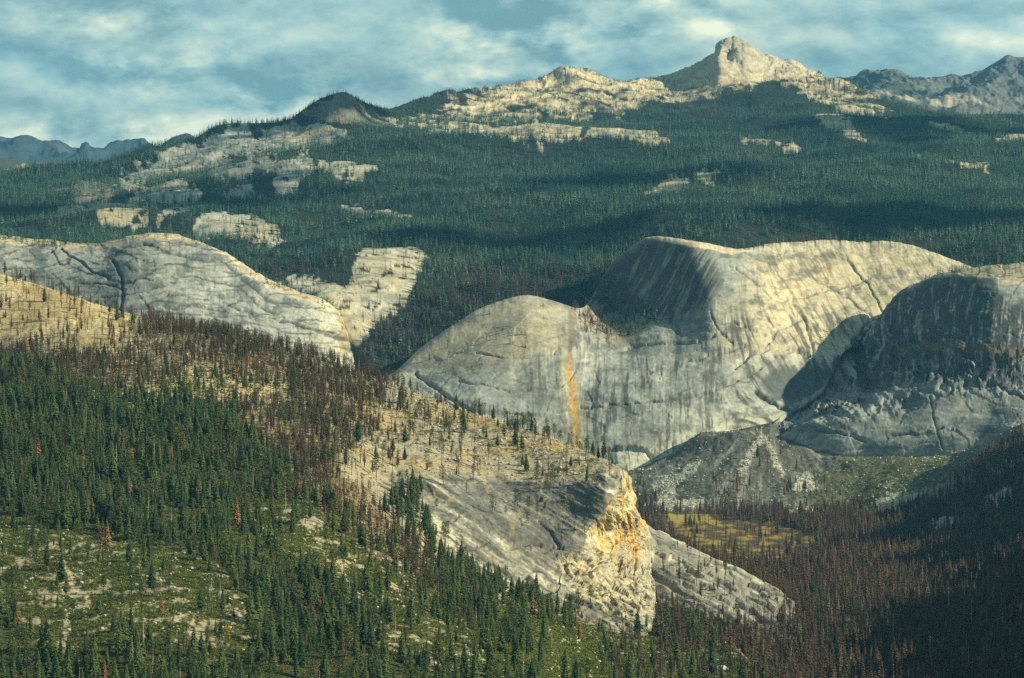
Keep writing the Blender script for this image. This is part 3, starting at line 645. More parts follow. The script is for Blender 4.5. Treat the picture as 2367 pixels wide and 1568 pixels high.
# ---- left granite dome wall
def left_dome():
    xs = xr(-300, 815, 1.7)
    rim = [(-300,560),(0,543),(40,548),(100,553),(180,562),(230,566),(265,556),(300,549),(350,544),(420,546),(470,560),(520,580),(545,597),(560,611),(580,622),(600,636),(640,656),(700,681),(750,696),(775,712),(790,722),(797,760),(805,800),(815,835)]
    dr = lambda x: 7350+0.00014*(x-330)**2*3
    rows = [[(x, y+60, dr(x)+600) for x, y in rim], [(x, y, dr(x)) for x, y in rim],
            [(-300,590,7120),(0,568,7120),(200,580,7100),(350,562,7080),(470,582,7090),(600,662,7120),(700,708,7140),(790,752,7300),(815,860,7350)],
            [(-300,700,6980),(0,690,6980),(200,690,6960),(350,690,6920),(600,740,6960),(700,770,7020),(790,800,7220),(815,880,7300)],
            [(-300,980,6800),(0,960,6800),(350,940,6760),(600,930,6780),(700,920,6850),(790,900,7120),(815,930,7200)]]
    S = loft(rows, xs, [8, 45, 90, 60], lambda x: 1.0*fbm(x/18, x*0, x*0+12, 3), 32, 12); setP(S); X, Y = S.X, S.Y
    back = smooth(S.t, .9, 1.1)
    # the wall bulges toward the right half
    h = granite_relief(S, 9, 2.6, .8, 230, .9, (470, 1180), 1.7, (30, 12), .17, 1.0)*back+2.2*back*blocks(X, Y, 75, 26, .16, 1)*smooth(S.t, 1.1, 1.8)
    for (l, w, dp) in [([(140,570),(185,600),(210,625),(250,640)],4,9), ([(330,565),(400,590),(520,610),(640,700)],5,7), ([(400,712),(450,702),(520,715)],4,8), ([(430,760),(520,745),(560,760),(600,790)],3.5,8), ([(520,690),(600,725),(700,745),(790,790)],4,10), ([(650,735),(740,760),(800,790)],4,10), ([(260,600),(280,640),(285,690),(270,720)],6,8), ([(540,650),(600,700),(660,730)],4,6), ([(180,650),(240,655),(290,670)],4,6)]:
        d_, _ = line_d(X+5*fbm(X/30, Y/30, X*0), Y+6*fbm(X/35, Y/20, X*0+4), l)
        h = h-dp*.5*np.exp(-(d_/w/.55)**2); S.lines = np.maximum(S.lines, np.exp(-(d_/w/.8)**2)*smooth(fbm(X/14, Y/14, X*0+2, 3), -.5, .0))
    shape(S, h)
    x, y, z = S.P[..., 0], S.P[..., 1], S.P[..., 2]
    col = np.zeros(S.P.shape)+GREY*1.15
    col = mix3(col, GREY*.72, smooth(fbm(x/170, y/300, z/90, 4), .0, .5)*.75)
    col = mottled(S, col, np.array([.10, .125, .135]), .75, 2.0)
    st = streaks(S, 14, 900, 2.0); col = mix3(col, GREY*.45, smooth(st, .08, .5)*.6*smooth(X, 200, 600)); col = mix3(col, WHITE, smooth(-st, .3, .7)*.35)
    top = smooth(S.t+.6*fbm(X/60, Y/20, X*0+3, 5, .6), 1.95, 1.6)
    col = mix3(col, TAN*1.08, top*.9)
    col = mix3(col, WHITE*1.0, smooth(X, 690, 790)*.5)
    d_, _ = line_d(X, Y, [(778,700),(788,750),(792,820)]); col = mix3(col, YEL*.8, np.exp(-(d_/7)**2)*.8)
    col = mix3(col, LICHEN_SHADE*.6, S.lines*smooth(S.t, 1.25, 1.6)*.85)*grain(S, .42)
    grid_mesh('granite_cliff', S, col, M_ROCK, 'blue grey rounded granite wall behind the golden burned slope, its top edge tan', 'cliff')
    n = fbm(X/40, Y/10, X*0+9, 3); den = .016*smooth(S.t, 1.9, 1.3)*back*smooth(n, -.15, .15)*smooth(X, 350, 250)+.0016*smooth(S.t, 2.0, 1.4)*back
    S.den = np.clip(den, 0, 1)*smooth(S.t, .95, 1.0); SHEETS['left_dome'] = S
left_dome()

# ---- central granite wall with the ochre stain
def central():
    xs = xr(780, 2420, 1.7)
    rim = [(780,905),(850,880),(900,868),(930,848),(950,822),(985,795),(1020,772),(1040,755),(1060,746),(1090,722),(1110,712),(1140,701),(1180,688),(1220,680),(1260,690),(1300,702),(1340,718),(1365,705),(1378,665),(1385,648),(1400,628),(1420,603),(1450,577),(1475,556),(1490,548),(1510,546),(1540,547),(1600,557),(1650,566),(1700,577),(1730,574),(1760,566),(1800,560),(1850,560),(1900,554),(1940,556),(2000,560),(2050,556),(2100,566),(2150,582),(2200,600),(2300,640),(2420,690)]
    def dr(x): return float(np.interp(x, [780,950,1220,1340,1385,1490,1600,1700,1850,2000,2100,2200,2420], [7250,7380,7420,7480,8080,7880,7700,7720,7950,8000,7950,7900,7900]))
    rows = [[(x, y+50, dr(x)+350) for x, y in rim], [(x, y, dr(x)) for x, y in rim],
            [(780,925,7180),(950,850,7300),(1220,722,7340),(1340,752,7390),(1400,668,7940),(1490,592,7760),(1600,592,7580),(1700,606,7590),(1850,590,7800),(2000,592,7860),(2100,612,7830),(2250,650,7780),(2420,720,7800)],
            [(780,970,7080),(950,900,7210),(1220,800,7250),(1340,812,7280),(1450,770,7500),(1560,720,7500),(1650,700,7420),(1750,700,7440),(1850,680,7600),(2000,680,7690),(2100,700,7670),(2420,760,7700)],
            [(780,1010,7000),(950,960,7120),(1220,900,7160),(1340,900,7180),(1500,880,7180),(1650,850,7200),(1800,830,7260),(1900,810,7350),(2000,800,7430),(2420,850,7450)],
            [(780,1060,6940),(950,1040,7040),(1220,1010,7080),(1340,1000,7085),(1500,980,7085),(1650,960,7110),(1800,930,7150),(1900,900,7220),(2420,950,7250)],
            [(780,1120,6890),(1220,1130,7000),(1440,1092,7010),(1560,1070,7020),(1700,1030,7050),(1850,1010,7080),(2420,1080,7100)],
            [(780,1250,6860),(1560,1250,6940),(2420,1250,7000)]]
    S = loft(rows, xs, [6, 26, 60, 60, 60, 55, 20], lambda x: (1.2+1.6*smooth(x, 1680, 1760))*fbm(x/14, x*0, x*0+2, 4, .65), 34, 36); setP(S); X, Y = S.X, S.Y
    back = smooth(S.t, .95, 1.1)
    # concave bowl right of the dome: the surface turns toward the sun
    dd = 0*X
    dd += 60*smooth(X, 1640, 1720)*smooth(Y, 800, 700)*0
    # pit under the bowl (dark gully to the lower right)
    dd += 34*np.exp(-(((X-1835)/70)**2+((Y-890)/45)**2))
    # foot of wall flares toward the sun
    S.P = S.P*((S.D+dd)/S.D)[..., None]
    h = granite_relief(S, 7, 1.6, .7, 250, .7, (1560, 1500), 1.35, (40, 16), .19, 3.0)*back+1.6*back*blocks(X, Y, 70, 42, -.3, 2)
    h *= .35+.65*smooth(S.t, 1.3, 2.3)
    CR = [([(1410,818),(1500,800),(1600,792),(1650,775)],4,9), ([(1700,850),(1740,812),(1790,800),(1850,808),(1872,820)],5,14), ([(1500,860),(1560,838),(1640,825),(1720,800)],3,6),
          ([(1170,952),(1250,958),(1340,940),(1500,930),(1560,925),(1640,905),(1700,880),(1760,850)],3.2,8), ([(1405,1040),(1450,1036),(1490,1044),(1512,1066)],6,16), ([(1640,720),(1660,760),(1690,790)],3,6), ([(1830,700),(1860,740),(1880,800),(1890,880)],4,8),
          ([(1770,800),(1800,760),(1850,740)],4,8), ([(1600,760),(1690,740),(1770,775)],3,6), ([(1360,740),(1420,760),(1500,745)],3,8), ([(1060,880),(1180,905),(1300,895),(1330,860)],3,4), ([(1100,815),(1180,830),(1280,822)],3,5), ([(1010,925),(1060,945),(1120,980)],5,8),
          ([(960,860),(1020,905),(1090,950)],5,10), ([(1700,620),(1800,700),(1850,690),(1960,660),(2010,640)],2.5,5), ([(1960,600),(2010,660),(2040,720)],3,6), ([(1880,640),(1960,690),(2030,750)],2.5,4), ([(1750,900),(1800,940),(1850,950),(1800,985)],6,14)]
    for (l, w, dp) in CR:
        d_, _ = line_d(X+5*fbm(X/25, Y/25, X*0), Y+5*fbm(X/25, Y/18, X*0+4), l)
        h = h-dp*.6*np.exp(-(d_/w/.75)**2); S.lines = np.maximum(S.lines*.9, min(1.15, .5+dp/12)*np.exp(-(d_/w/.85)**2)*smooth(fbm(X/14, Y/14, X*0+2, 3), -.6, -.1))  # overhang shade painted along with the dark cracks
    shape(S, h)
    x, y, z = S.P[..., 0], S.P[..., 1], S.P[..., 2]
    col = np.zeros(S.P.shape)+GREY*1.3
    col = mix3(col, GREY*.78, smooth(fbm(x/150, y/300, z/100, 4), .0, .5)*.6)
    bright = smooth(X+.5*(Y-650), 1660, 1800)*smooth(Y, 860, 780)  # sunlit brightness of the bowl painted into its tan colour
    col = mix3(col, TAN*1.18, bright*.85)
    col = mix3(col, YEL*.85, smooth(fbm(X/60+3, Y/22, X*0, 4), .1, .5)*smooth(poly_sd(X, Y, [(1700,570),(1850,560),(2120,600),(2060,700),(1850,705),(1760,650)]), -20, 25)*.45)
    # low foot of the wall: its sunlit brightness painted in as creamy rock
    foot, _ = line_d(X, Y, [(1440,1080),(1520,1062),(1570,1038),(1640,1000),(1700,988),(1780,972)])
    col = mix3(col, WHITE*1.1, np.exp(-(foot/38)**2)*.8)
    col = mix3(col, WHITE*.95, smooth(fbm(X/90, Y/60, X*0+7, 3), .15, .6)*.45)
    col = mottled(S, col, np.array([.11, .13, .13]), .6, 4.0, .08, .36)
    shear = -.55*smooth(X, 1650, 1800)
    st = streaks(S, 20, 900, 1.0, shear)
    area = (smooth(Y, 700, 780)*smooth(X, 1050, 1300)+.6*smooth(X, 1650, 1750))*(.4+.6*smooth(fbm(X/110, Y/80, X*0+17, 3), -.35, .1))
    col = mix3(col, GREY*.38, smooth(st, .0, .32)*.88*np.clip(area, 0, 1)); col = mix3(col, WHITE, smooth(-st, .15, .6)*.55*np.clip(area, 0, 1))
    # dome's left face: its shade painted in as dark streaked rock
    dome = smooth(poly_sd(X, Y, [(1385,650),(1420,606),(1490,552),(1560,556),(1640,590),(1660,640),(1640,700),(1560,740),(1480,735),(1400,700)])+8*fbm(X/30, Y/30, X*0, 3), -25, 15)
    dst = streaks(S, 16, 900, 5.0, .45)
    col = mix3(col, mix3(np.zeros(col.shape)+LICHEN_SHADE*.55, GREY*.8, smooth(dst, .0, .5)), dome*.95)
    cap = smooth(poly_sd(X, Y, [(1480,549),(1510,543),(1600,553),(1700,573),(1735,580),(1690,590),(1600,572),(1540,558)])+3*fbm(X/20, Y/8, X*0, 3), -1.5, 1.5); col = mix3(col, TAN*1.15, cap)
    col = mix3(col, FLOOR*1.6, smooth(poly_sd(X, Y, [(1370,665),(1400,628),(1440,665),(1490,705),(1520,742),(1470,755),(1400,745),(1370,720)])+9*fbm(X/22, Y/16, X*0+5, 3), -6, 8)*.8)
    # ochre seep
    d_, t_ = line_d(X+3*fbm(X/20, Y/40, X*0, 3), Y, [(1322,720),(1318,790),(1312,850),(1322,900),(1328,950),(1332,1010),(1338,1060)])
    ww = np.interp(t_, [0, .2, .45, .75, 1], [12, 8, 10, 11, 9])
    m = smooth(d_+4*fbm(X/4, Y/45, X*0+31, 3), ww*1.1, ww*.45); tone = smooth(t_, .22, .36)
    col = mix3(col, np.array([.20, .17, .12])[None, None]*(1-tone[..., None])+np.array([.52, .33, .09])*tone[..., None], m*.9)
    for l_, w_, c_, a_ in (([(1296,800),(1300,900),(1306,990),(1310,1050)],5,(.40,.33,.17),.5), ([(1322,860),(1345,920),(1352,1000)],4,(.44,.32,.12),.55), ([(1372,820),(1378,930),(1380,1010)],6,(.09,.10,.10),.75), ([(1398,830),(1402,900),(1404,985)],4,(.09,.10,.10),.7), ([(1436,820),(1442,950)],5,(.10,.11,.11),.55), ([(1560,860),(1563,980)],5,(.10,.11,.11),.5), ([(1240,830),(1246,960)],4,(.10,.11,.11),.45)):
        dl_, tl_ = line_d(X+3*fbm(X/12, Y/40, X*0+9, 3), Y, l_); col = mix3(col, np.array(c_), np.exp(-(dl_/w_)**2)*a_*smooth(fbm(X/5, Y/50, X*0+3, 3), -.5, .1))
    m2 = np.exp(-((d_-ww*1.3)/5)**2)*tone*smooth(fbm(X/9, Y/30, X*0+2, 3), -.4, .3); col = mix3(col, WHITE, m2*.5)
    tan2 = smooth(poly_sd(X, Y, [(950,830),(1060,750),(1140,705),(1220,684),(1300,712),(1300,800),(1180,830),(1060,860)])+14*fbm(X/35, Y/25, X*0, 4), -25, 15); col = mix3(col, TAN*.82, tan2*.6)
    ledge = smooth(poly_sd(X, Y, [(1330,715),(1375,700),(1440,735),(1500,730),(1500,760),(1470,790),(1400,790),(1345,760)])+8*fbm(X/18, Y/14, X*0, 3), -5, 6)
    col = mix3(col, TAN*.7, ledge*.7)
    col = mix3(col, LICHEN_SHADE*.6, S.lines*.8)*grain(S, .38)
    # dark gully rock
    gl = smooth(poly_sd(X, Y, [(1755,880),(1800,850),(1890,845),(1930,870),(1900,910),(1830,930),(1790,925)])+10*fbm(X/25, Y/20, X*0, 3), -8, 8); col = mix3(col, LICHEN_SHADE, gl*.85)
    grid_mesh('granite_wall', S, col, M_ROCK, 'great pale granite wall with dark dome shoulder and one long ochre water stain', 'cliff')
    n = fbm(X/22, Y/15, X*0+9, 3)
    tong = smooth(poly_sd(X, Y, [(1325,712),(1376,655),(1400,628),(1440,660),(1490,700),(1530,748),(1490,772),(1410,792),(1345,768)])+9*fbm(X/22, Y/16, X*0+5, 3), -6, 8)
    S.den = .016*tong*smooth(n, -.5, .0)+.0045*smooth(poly_sd(X, Y, [(1100,770),(1180,760),(1240,790),(1230,815),(1120,805)]), -10, 5)*smooth(n, .1, .3)+.0012*tan2*smooth(n, .1, .4)+.022*smooth(S.t, 1.10, 1.02)*smooth(n, -.25, .1)*smooth(X, 1660, 1740)+.006*smooth(S.t, 1.12, 1.02)*smooth(n, 0, .3)
    S.den *= smooth(S.t, .97, 1.0)
    SHEETS['central'] = S
central()

# ---- dark dome at the right
def right_dome():
    xs = xr(1740, 2750, 1.7)
    rim = [(1740,1030),(1762,1000),(1790,975),(1815,955),(1835,935),(1870,912),(1900,890),(1912,870),(1925,845),(1940,815),(1955,795),(1975,780),(1990,765),(2005,750),(2025,738),(2045,716),(2062,698),(2085,676),(2110,660),(2150,645),(2175,636),(2200,631),(2230,625),(2270,620),(2300,616),(2367,611),(2500,620),(2750,660)]
    def dr(x): return float(np.interp(x, [1740,1900,1960,2060,2150,2300,2500,2750], [7020,6980,7150,7330,7360,7350,7250,7200]))
    rows = [[(x, y+50, dr(x)+400) for x, y in rim], [(x, y, dr(x)) for x, y in rim],
            [(1740,1034,7005),(1830,950,6985),(1912,890,6960),(1960,815,7070),(2060,722,7190),(2150,668,7200),(2250,650,7160),(2367,655,7130),(2500,660,7100),(2750,700,7100)],
            [(1740,1038,6990),(1830,965,6965),(1912,915,6930),(1960,860,6990),(2060,780,7060),(2150,760,7040),(2250,760,7000),(2367,765,6960),(2500,765,6950),(2750,800,6950)],
            [(1740,1042,6975),(1830,985,6940),(1912,940,6890),(1960,915,6890),(2060,890,6880),(2150,880,6860),(2250,890,6830),(2367,900,6800),(2500,900,6800),(2750,920,6800)],
            [(1740,1055,6950),(1830,1050,6880),(1912,1066,6800),(1960,1068,6780),(2060,1060,6750),(2250,1050,6700),(2367,1000,6680),(2750,1000,6650)],
            [(1740,1180,6930),(2750,1180,6600)]]
    S = loft(rows, xs, [6, 34, 50, 60, 75, 12], lambda x: 1.0*fbm(x/14, x*0, x*0+32, 4)+6*fbm(x/24, x*0, x*0+52, 4, .6)*smooth(x, 1850, 1900)*smooth(x, 2080, 2040), 32, 10); setP(S); X, Y = S.X, S.Y
    back = smooth(S.t, .95, 1.1)
    dd = 0*X
    # upper dome and the broken buttress turn their faces to the left, away from the sun
    tX = np.interp(Y, [620,700,780,860,900,960], [2330,2300,2290,2300,2260,2150])
    dd += 260*np.clip((tX-X)/260, 0, 1.25)**1.15*smooth(Y+34*fbm(X/60, Y/60, X*0+2, 4, .6)+.16*(X-2150), 950, 850)*smooth(S.t, .5, .95)
    S.P = S.P*((S.D+dd)/S.D)[..., None]
    h = granite_relief(S, 10, 2.6, .9, 230, 1.2, (2250, 1330), 1.5, (34, 14), .15, 5.0)*back+2.0*back*blocks(X, Y, 60, 34, .25, 3)
    rough = smooth(poly_sd(X, Y, [(1930,830),(1990,760),(2060,755),(2200,800),(2367,830),(2367,900),(2200,890),(2050,880),(1950,900)]), -40, 20)
    x, y, z = S.P[..., 0], S.P[..., 1], S.P[..., 2]
    h = h+rough*(6*fbm(x/60, y/120, z/50, 5, .65, True)+9*blocks(X, Y, 22, 34, .5, 4)+4*blocks(X, Y, 9, 13, .3, 5))
    CR = [([(1900,925),(1960,930),(2040,905),(2100,880)],4,8), ([(2080,940),(2140,930),(2200,905),(2260,880)],4,7), ([(1890,1000),(1960,1010),(2000,1020)],4,8), ([(1780,1010),(1860,960),(1930,925)],4,7), ([(1900,1045),(1950,1058),(2000,1062),(2010,1075)],5,10), ([(2060,1005),(2130,1000),(2180,985)],4,7), ([(2150,920),(2160,980),(2180,1040)],3,4), ([(2240,870),(2300,890),(2367,920)],4,8), ([(1800,1040),(1880,1030)],3,4)]
    for (l, w, dp) in CR:
        d_, _ = line_d(X+5*fbm(X/25, Y/25, X*0), Y+5*fbm(X/25, Y/18, X*0+4), l); h = h-dp*.55*np.exp(-(d_/w/.6)**2); S.lines = np.maximum(S.lines*.93, np.exp(-(d_/w/.6)**2))
    shape(S, h); x, y, z = S.P[..., 0], S.P[..., 1], S.P[..., 2]
    col = np.zeros(S.P.shape)+GREY*1.1
    col = mix3(col, GREY*.7, smooth(fbm(x/120, y/300, z/90, 4), .0, .5)*.6)
    col = mottled(S, col, np.array([.10, .12, .125]), .7, 8.0)
    dark = smooth(poly_sd(X, Y, [(1905,905),(1930,830),(1990,755),(2060,700),(2150,648),(2260,655),(2330,700),(2420,740),(2420,890),(2200,880),(2050,895)])+14*fbm(X/35, Y/30, X*0, 4), -18, 10)  # shade on the left-turned upper face painted into the rock colour
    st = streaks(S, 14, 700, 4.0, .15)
    col = mix3(col, mix3(np.zeros(col.shape)+LICHEN_SHADE*.6, GREY*1.15, smooth(st+.5*fbm(X/16, Y/11, X*0+4, 4, .65), .05, .5)), dark*.95)
    cap = smooth(poly_sd(X, Y, [(2110,655),(2200,628),(2300,612),(2750,600),(2750,700),(2367,668),(2300,655),(2230,645),(2160,650)])+4*fbm(X/20, Y/8, X*0, 3), -3, 4); col = mix3(col, TAN*1.05, cap*.9)
    led = smooth(poly_sd(X, Y, [(2060,810),(2130,790),(2250,795),(2367,810),(2367,830),(2240,815),(2100,825)])+6*fbm(X/16, Y/10, X*0, 3), -4, 4); col = mix3(col, [.16,.12,.06], led*.6)
    col = mix3(col, WHITE*1.0, np.exp(-(line_d(X, Y, [(1780,1040),(1880,1060),(1950,1068)])[0]/18)**2)*.5)
    col = mix3(col, GREY*.5, smooth(streaks(S, 12, 700, 9.0, -.3), .2, .6)*.4*(1-dark))
    col = mix3(col, LICHEN_SHADE*.6, S.lines*.8*(1-.5*cap))*grain(S, .42)
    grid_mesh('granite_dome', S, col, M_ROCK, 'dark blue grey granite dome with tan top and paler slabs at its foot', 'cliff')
    n = fbm(X/22, Y/12, X*0+9, 3); S.den = (.0022*cap+.012*smooth(S.t, 1.12, 1.02)*smooth(X, 2080, 2200)*smooth(n, -.1, .2)+.0025*led+.004*smooth(S.t, 1.2, 1.0)*smooth(X, 2100, 2000)*smooth(n, 0, .3))*smooth(S.t, .97, 1.0); SHEETS['right_dome'] = S
right_dome()

# ---- talus, valley floor with meadow, and the valley's right-hand side
FLZ = -260.0
def valley():
    xs = xr(1250, 3700, 2.3)
    rows = [[(1250,1260,7190),(1440,1190,7190),(1700,1092,7240),(1780,1075,7240),(1960,1166,6970),(2200,1150,6900),(2367,1085,6550),(2750,940,6100),(3700,700,5800)],
            [(1250,1160,6990),(1440,1090,6990),(1500,1070,6990),(1560,1044,7000),(1620,1004,7030),(1700,992,7040),(1780,975,7040),(1830,1010,6960),(1900,1062,6790),(1960,1066,6770),(2060,1054,6750),(2200,1050,6700),(2290,1020,6500),(2367,985,6350),(2500,940,6100),(2750,840,5900),(3700,600,5600)],
            [(1250,1190,6500),(1440,1160,6550),(1700,1090,6650),(1780,1080,6680),(1960,1110,6550),(2100,1110,6400),(2200,1100,6200),(2367,1045,5800),(2550,960,5500),(2750,880,5300),(3700,720,5000)],
            [(1250,1195,6180),(1440,1190,6180),(1700,1185,6220),(1960,1185,6150),(2100,1170,5950),(2200,1150,5750),(2367,1105,5300),(2550,1010,5000),(2750,940,4800),(3700,760,4500)],
            [(1250,1285,5010),(1700,1285,5010),(2000,1280,5020),(2200,1255,5000),(2367,1220,4700),(2550,1150,4400),(2750,1070,4200),(3700,760,4000)],
            [(1250,1400,4070),(1700,1400,4070),(2100,1400,4060),(2367,1370,3950),(2550,1300,3700),(2750,1190,3600),(3000,1030,3500),(3700,600,3300)],
            [(1250,1620,3000),(1700,1620,3000),(2367,1610,2980),(2550,1555,2900),(2750,1460,2850),(3000,1290,2800),(3700,800,2700)],
            [(1250,2400,1560),(2367,2400,1560),(2750,1900,1560),(3700,500,1700)]]
    S = loft(rows, xs, [8, 50, 50, 60, 70, 80, 10]); setP(S); X, Y = S.X, S.Y
    x, y, z = S.P[..., 0].copy(), S.P[..., 1].copy(), S.P[..., 2].copy()
    tal = smooth(S.t, 3.05, 2.6)*smooth(S.t, .9, 1.0)
    mead = smooth(poly_sd(X, Y, [(1500,1200),(1545,1186),(1640,1188),(1720,1204),(1850,1226),(1890,1250),(1880,1285),(1790,1312),(1680,1306),(1590,1272),(1530,1240)])+26*fbm(X/40, Y/9, X*0, 3), -8, 8)
    sh = tal*(12*fbm(x/120, y/160, x*0, 4)+2.2*fbm(x/14, y/22, x*0, 3, .7))+smooth(S.t, 3, 4)*(1-mead)*4*fbm(x/60, y/60, x*0, 4)
    S.P[..., 2] += sh+smooth(X, 2420, 2800)*90*fbm(x/260, y/260, x*0+3, 5, .6)
    col = np.zeros(S.P.shape)+np.array([.055, .047, .038])
    col = mix3(col, TALUS*.8, tal)
    col = mix3(col, np.array([.11, .10, .075]), tal*smooth(fbm(x/60, y/80, x*0+5, 4), 0, .4)*.7)
    thf = np.arctan2(X-1775, Y-940); rf = np.hypot(X-1775, Y-940)
    fan = fbm(thf*9, rf/190, X*0+3, 5, .65); col = mix3(col, np.array([.085, .085, .065]), tal*smooth(fan, .02, .3)*.8); col = mix3(col, np.array([.36, .36, .30]), tal*smooth(-fan, .12, .4)*.6)
    grn = smooth(poly_sd(X, Y, [(1960,1075),(2100,1060),(2250,1055),(2180,1120),(2060,1160),(1950,1180),(1850,1150),(1880,1100)])+14*fbm(X/30, Y/20, X*0, 4), -15, 10); col = mix3(col, [.09, .095, .035], grn*.65)
    sp = smooth(perlin(x/6, y/9, x*0+.5), .18, .4); sp2 = smooth(fbm(x/9, y/12, x*0+9.5, 2), .1, .35)
    WT = [[(1505,1120),(1520,1100),(1570,1095),(1600,1060),(1625,1050),(1610,1085),(1570,1110),(1560,1140),(1540,1170),(1520,1150)], [(1510,1160),(1550,1150),(1630,1155),(1630,1180),(1560,1178),(1520,1182)],
          [(1710,1080),(1730,1040),(1760,1000),(1775,1000),(1765,1030),(1740,1060),(1725,1100),(1700,1110)], [(1760,1010),(1775,1010),(1790,1050),(1810,1080),(1815,1110),(1790,1080)], [(1860,1090),(1900,1120),(1880,1140),(1830,1130)],
          [(2000,1180),(2050,1150),(2120,1135),(2140,1140),(2090,1165),(2060,1190),(1990,1205),(1960,1190)], [(1800,1180),(1860,1170),(1920,1180),(1880,1200),(1820,1200)], [(2160,1200),(2230,1190),(2200,1230),(2140,1230)], [(2280,1150),(2340,1120),(2340,1150),(2290,1180)]]
    wt = np.zeros(X.shape)
    for p in WT: wt = np.maximum(wt, smooth(poly_sd(X, Y, p)+7*fbm(X/14, Y/9, X*0, 4), -2, 3))
    col = mix3(col, WHITE*1.05, np.clip(wt*(.6+.4*sp2), 0, 1)*.95)
    col = mix3(col, WHITE*.8, sp*tal*.5*smooth(fbm(x/90, y/90, x*0+3, 3), -.2, .4))
    col = mix3(col, [.10, .085, .065], smooth(S.t, 3, 3.5)*smooth(fbm(x/25, y/35, x*0+8, 4, .6), 0, .45)*.8)
    gold = smooth(fbm(X/38, Y/7, X*0+1, 5, .6), -.1, .3)
    col = mix3(col, np.array([.10, .075, .045]), mead*.9); col = mix3(col, np.array([.38, .265, .065]), mead*gold*.95)
    strip = smooth(poly_sd(X, Y, [(1540,1188),(1640,1190),(1650,1205),(1560,1210)])+4*fbm(X/20, Y/5, X*0, 3), -3, 3); col = mix3(col, [.44, .36, .09], strip*.8)
    for c_ in ((2285,1352,16,5), (2110,1365,30,5), (2340,1400,30,8), (1950,1430,40,8), (2200,1500,40,9)): col = mix3(col, [.34, .24, .13], np.exp(-(((X-c_[0])/c_[2])**2+((Y-c_[1])/c_[3])**2))*.8)
    grid_mesh('valley_floor', S, col, M_HILL, 'burned valley floor with a small golden meadow and grey talus fans', 'valley')
    n = fbm(x/90, y/140, x*0+4, 3)
    d = .0100*smooth(S.t, 2.75, 3.35)*(1-mead*.90)
    d = d+.0045*smooth(poly_sd(X, Y, [(1640,1100),(1830,1060),(1900,1130),(2100,1180),(2000,1260),(1480,1230),(1480,1190),(1600,1190)]), -30, 30)*smooth(n, -.4, .3)*(1-mead)
    d = d+.0035*smooth(poly_sd(X, Y, [(1470,1110),(1540,1100),(1530,1200),(1470,1200)]), -10, 15)
    rs = smooth(X+1.15*(Y-1100), 2190, 2300); d = np.maximum(d, .010*rs*smooth(S.t, 1.3, 1.5))
    d *= (1-.8*wt)*smooth(S.t, 6.3, 6.1)
    S.den = d; S.shr = (.010*tal*smooth(fbm(x/30, y/40, x*0+12, 3), .1, .4)+.02*grn)*(1-wt); S.tal = tal
    S.wt = wt; SHEETS['valley'] = S
valley()

# ---- slabby spur behind the cliff nose
def spur():
    xs = xr(1440, 1980, 1.7)
    edge = [(1440,1190),(1500,1215),(1515,1228),(1560,1248),(1600,1268),(1650,1292),(1700,1312),(1750,1338),(1800,1364),(1830,1390),(1850,1425),(1880,1470),(1980,1560)]
    de = lambda x: float(np.interp(x, [1440,1600,1800,1980], [4300,4250,4100,3400]))
    rows = [[(x, y+30, de(x)+250) for x, y in edge], [(x, y, de(x)) for x, y in edge], [(1440,1300,4020),(1600,1330,3980),(1700,1370,3930),(1800,1405,3880),(1850,1460,3700),(1980,1590,3250)], [(1440,1420,3850),(1600,1430,3750),(1700,1450,3680),(1800,1480,3600),(1850,1530,3450),(1980,1640,3100)], [(1440,1600,3500),(1700,1650,3300),(1980,1700,3000)]]
    S = loft(rows, xs, [6, 60, 50, 25], lambda x: 2.0*fbm(x/20, x*0, x*0+2, 4)); setP(S); X, Y = S.X, S.Y
    back = smooth(S.t, .95, 1.1); x, y, z = S.P[..., 0], S.P[..., 1], S.P[..., 2]
    # slabs dip to the right: ribs run along the slope
    q = (Y-0.48*X)
    rib = fbm(q/9, X/160, X*0, 4, .6); h = back*(5*fbm(x/60, y/120, z/50, 4)+2.0*np.abs(rib)+4*blocks(X, Y, 50, 10, .46, 11))
    shape(S, h)
    col = np.zeros(S.P.shape)+np.array([.26, .25, .21]); col = mix3(col, LICHEN_SHADE*1.2, smooth(rib, .05, .35)*.8); col = mix3(col, WHITE*.95, smooth(-rib, .15, .5)*smooth(fbm(X/50, Y/30, X*0+3, 3), -.3, .3)*.9)
    col = mix3(col, SOIL*.5, smooth(Y-.45*X, 690, 730)*.85)
    grid_mesh('rock_slope', S, col, M_ROCK, 'grey slabby spur falling to the right behind the yellow cliff nose', 'rock slope')
    n = fbm(x/40, y/60, z/40+4, 3); S.den = (.0022*smooth(n, -.1, .3)+.014*smooth(Y-.45*X, 680, 720))*smooth(S.t, 1.02, 1.1)*smooth(S.t, 3.6, 3.3)
    S.shr = (.006*smooth(n, 0, .3)+.03*smooth(Y-.45*X, 690, 720))*back; SHEETS['spur'] = S
spur()

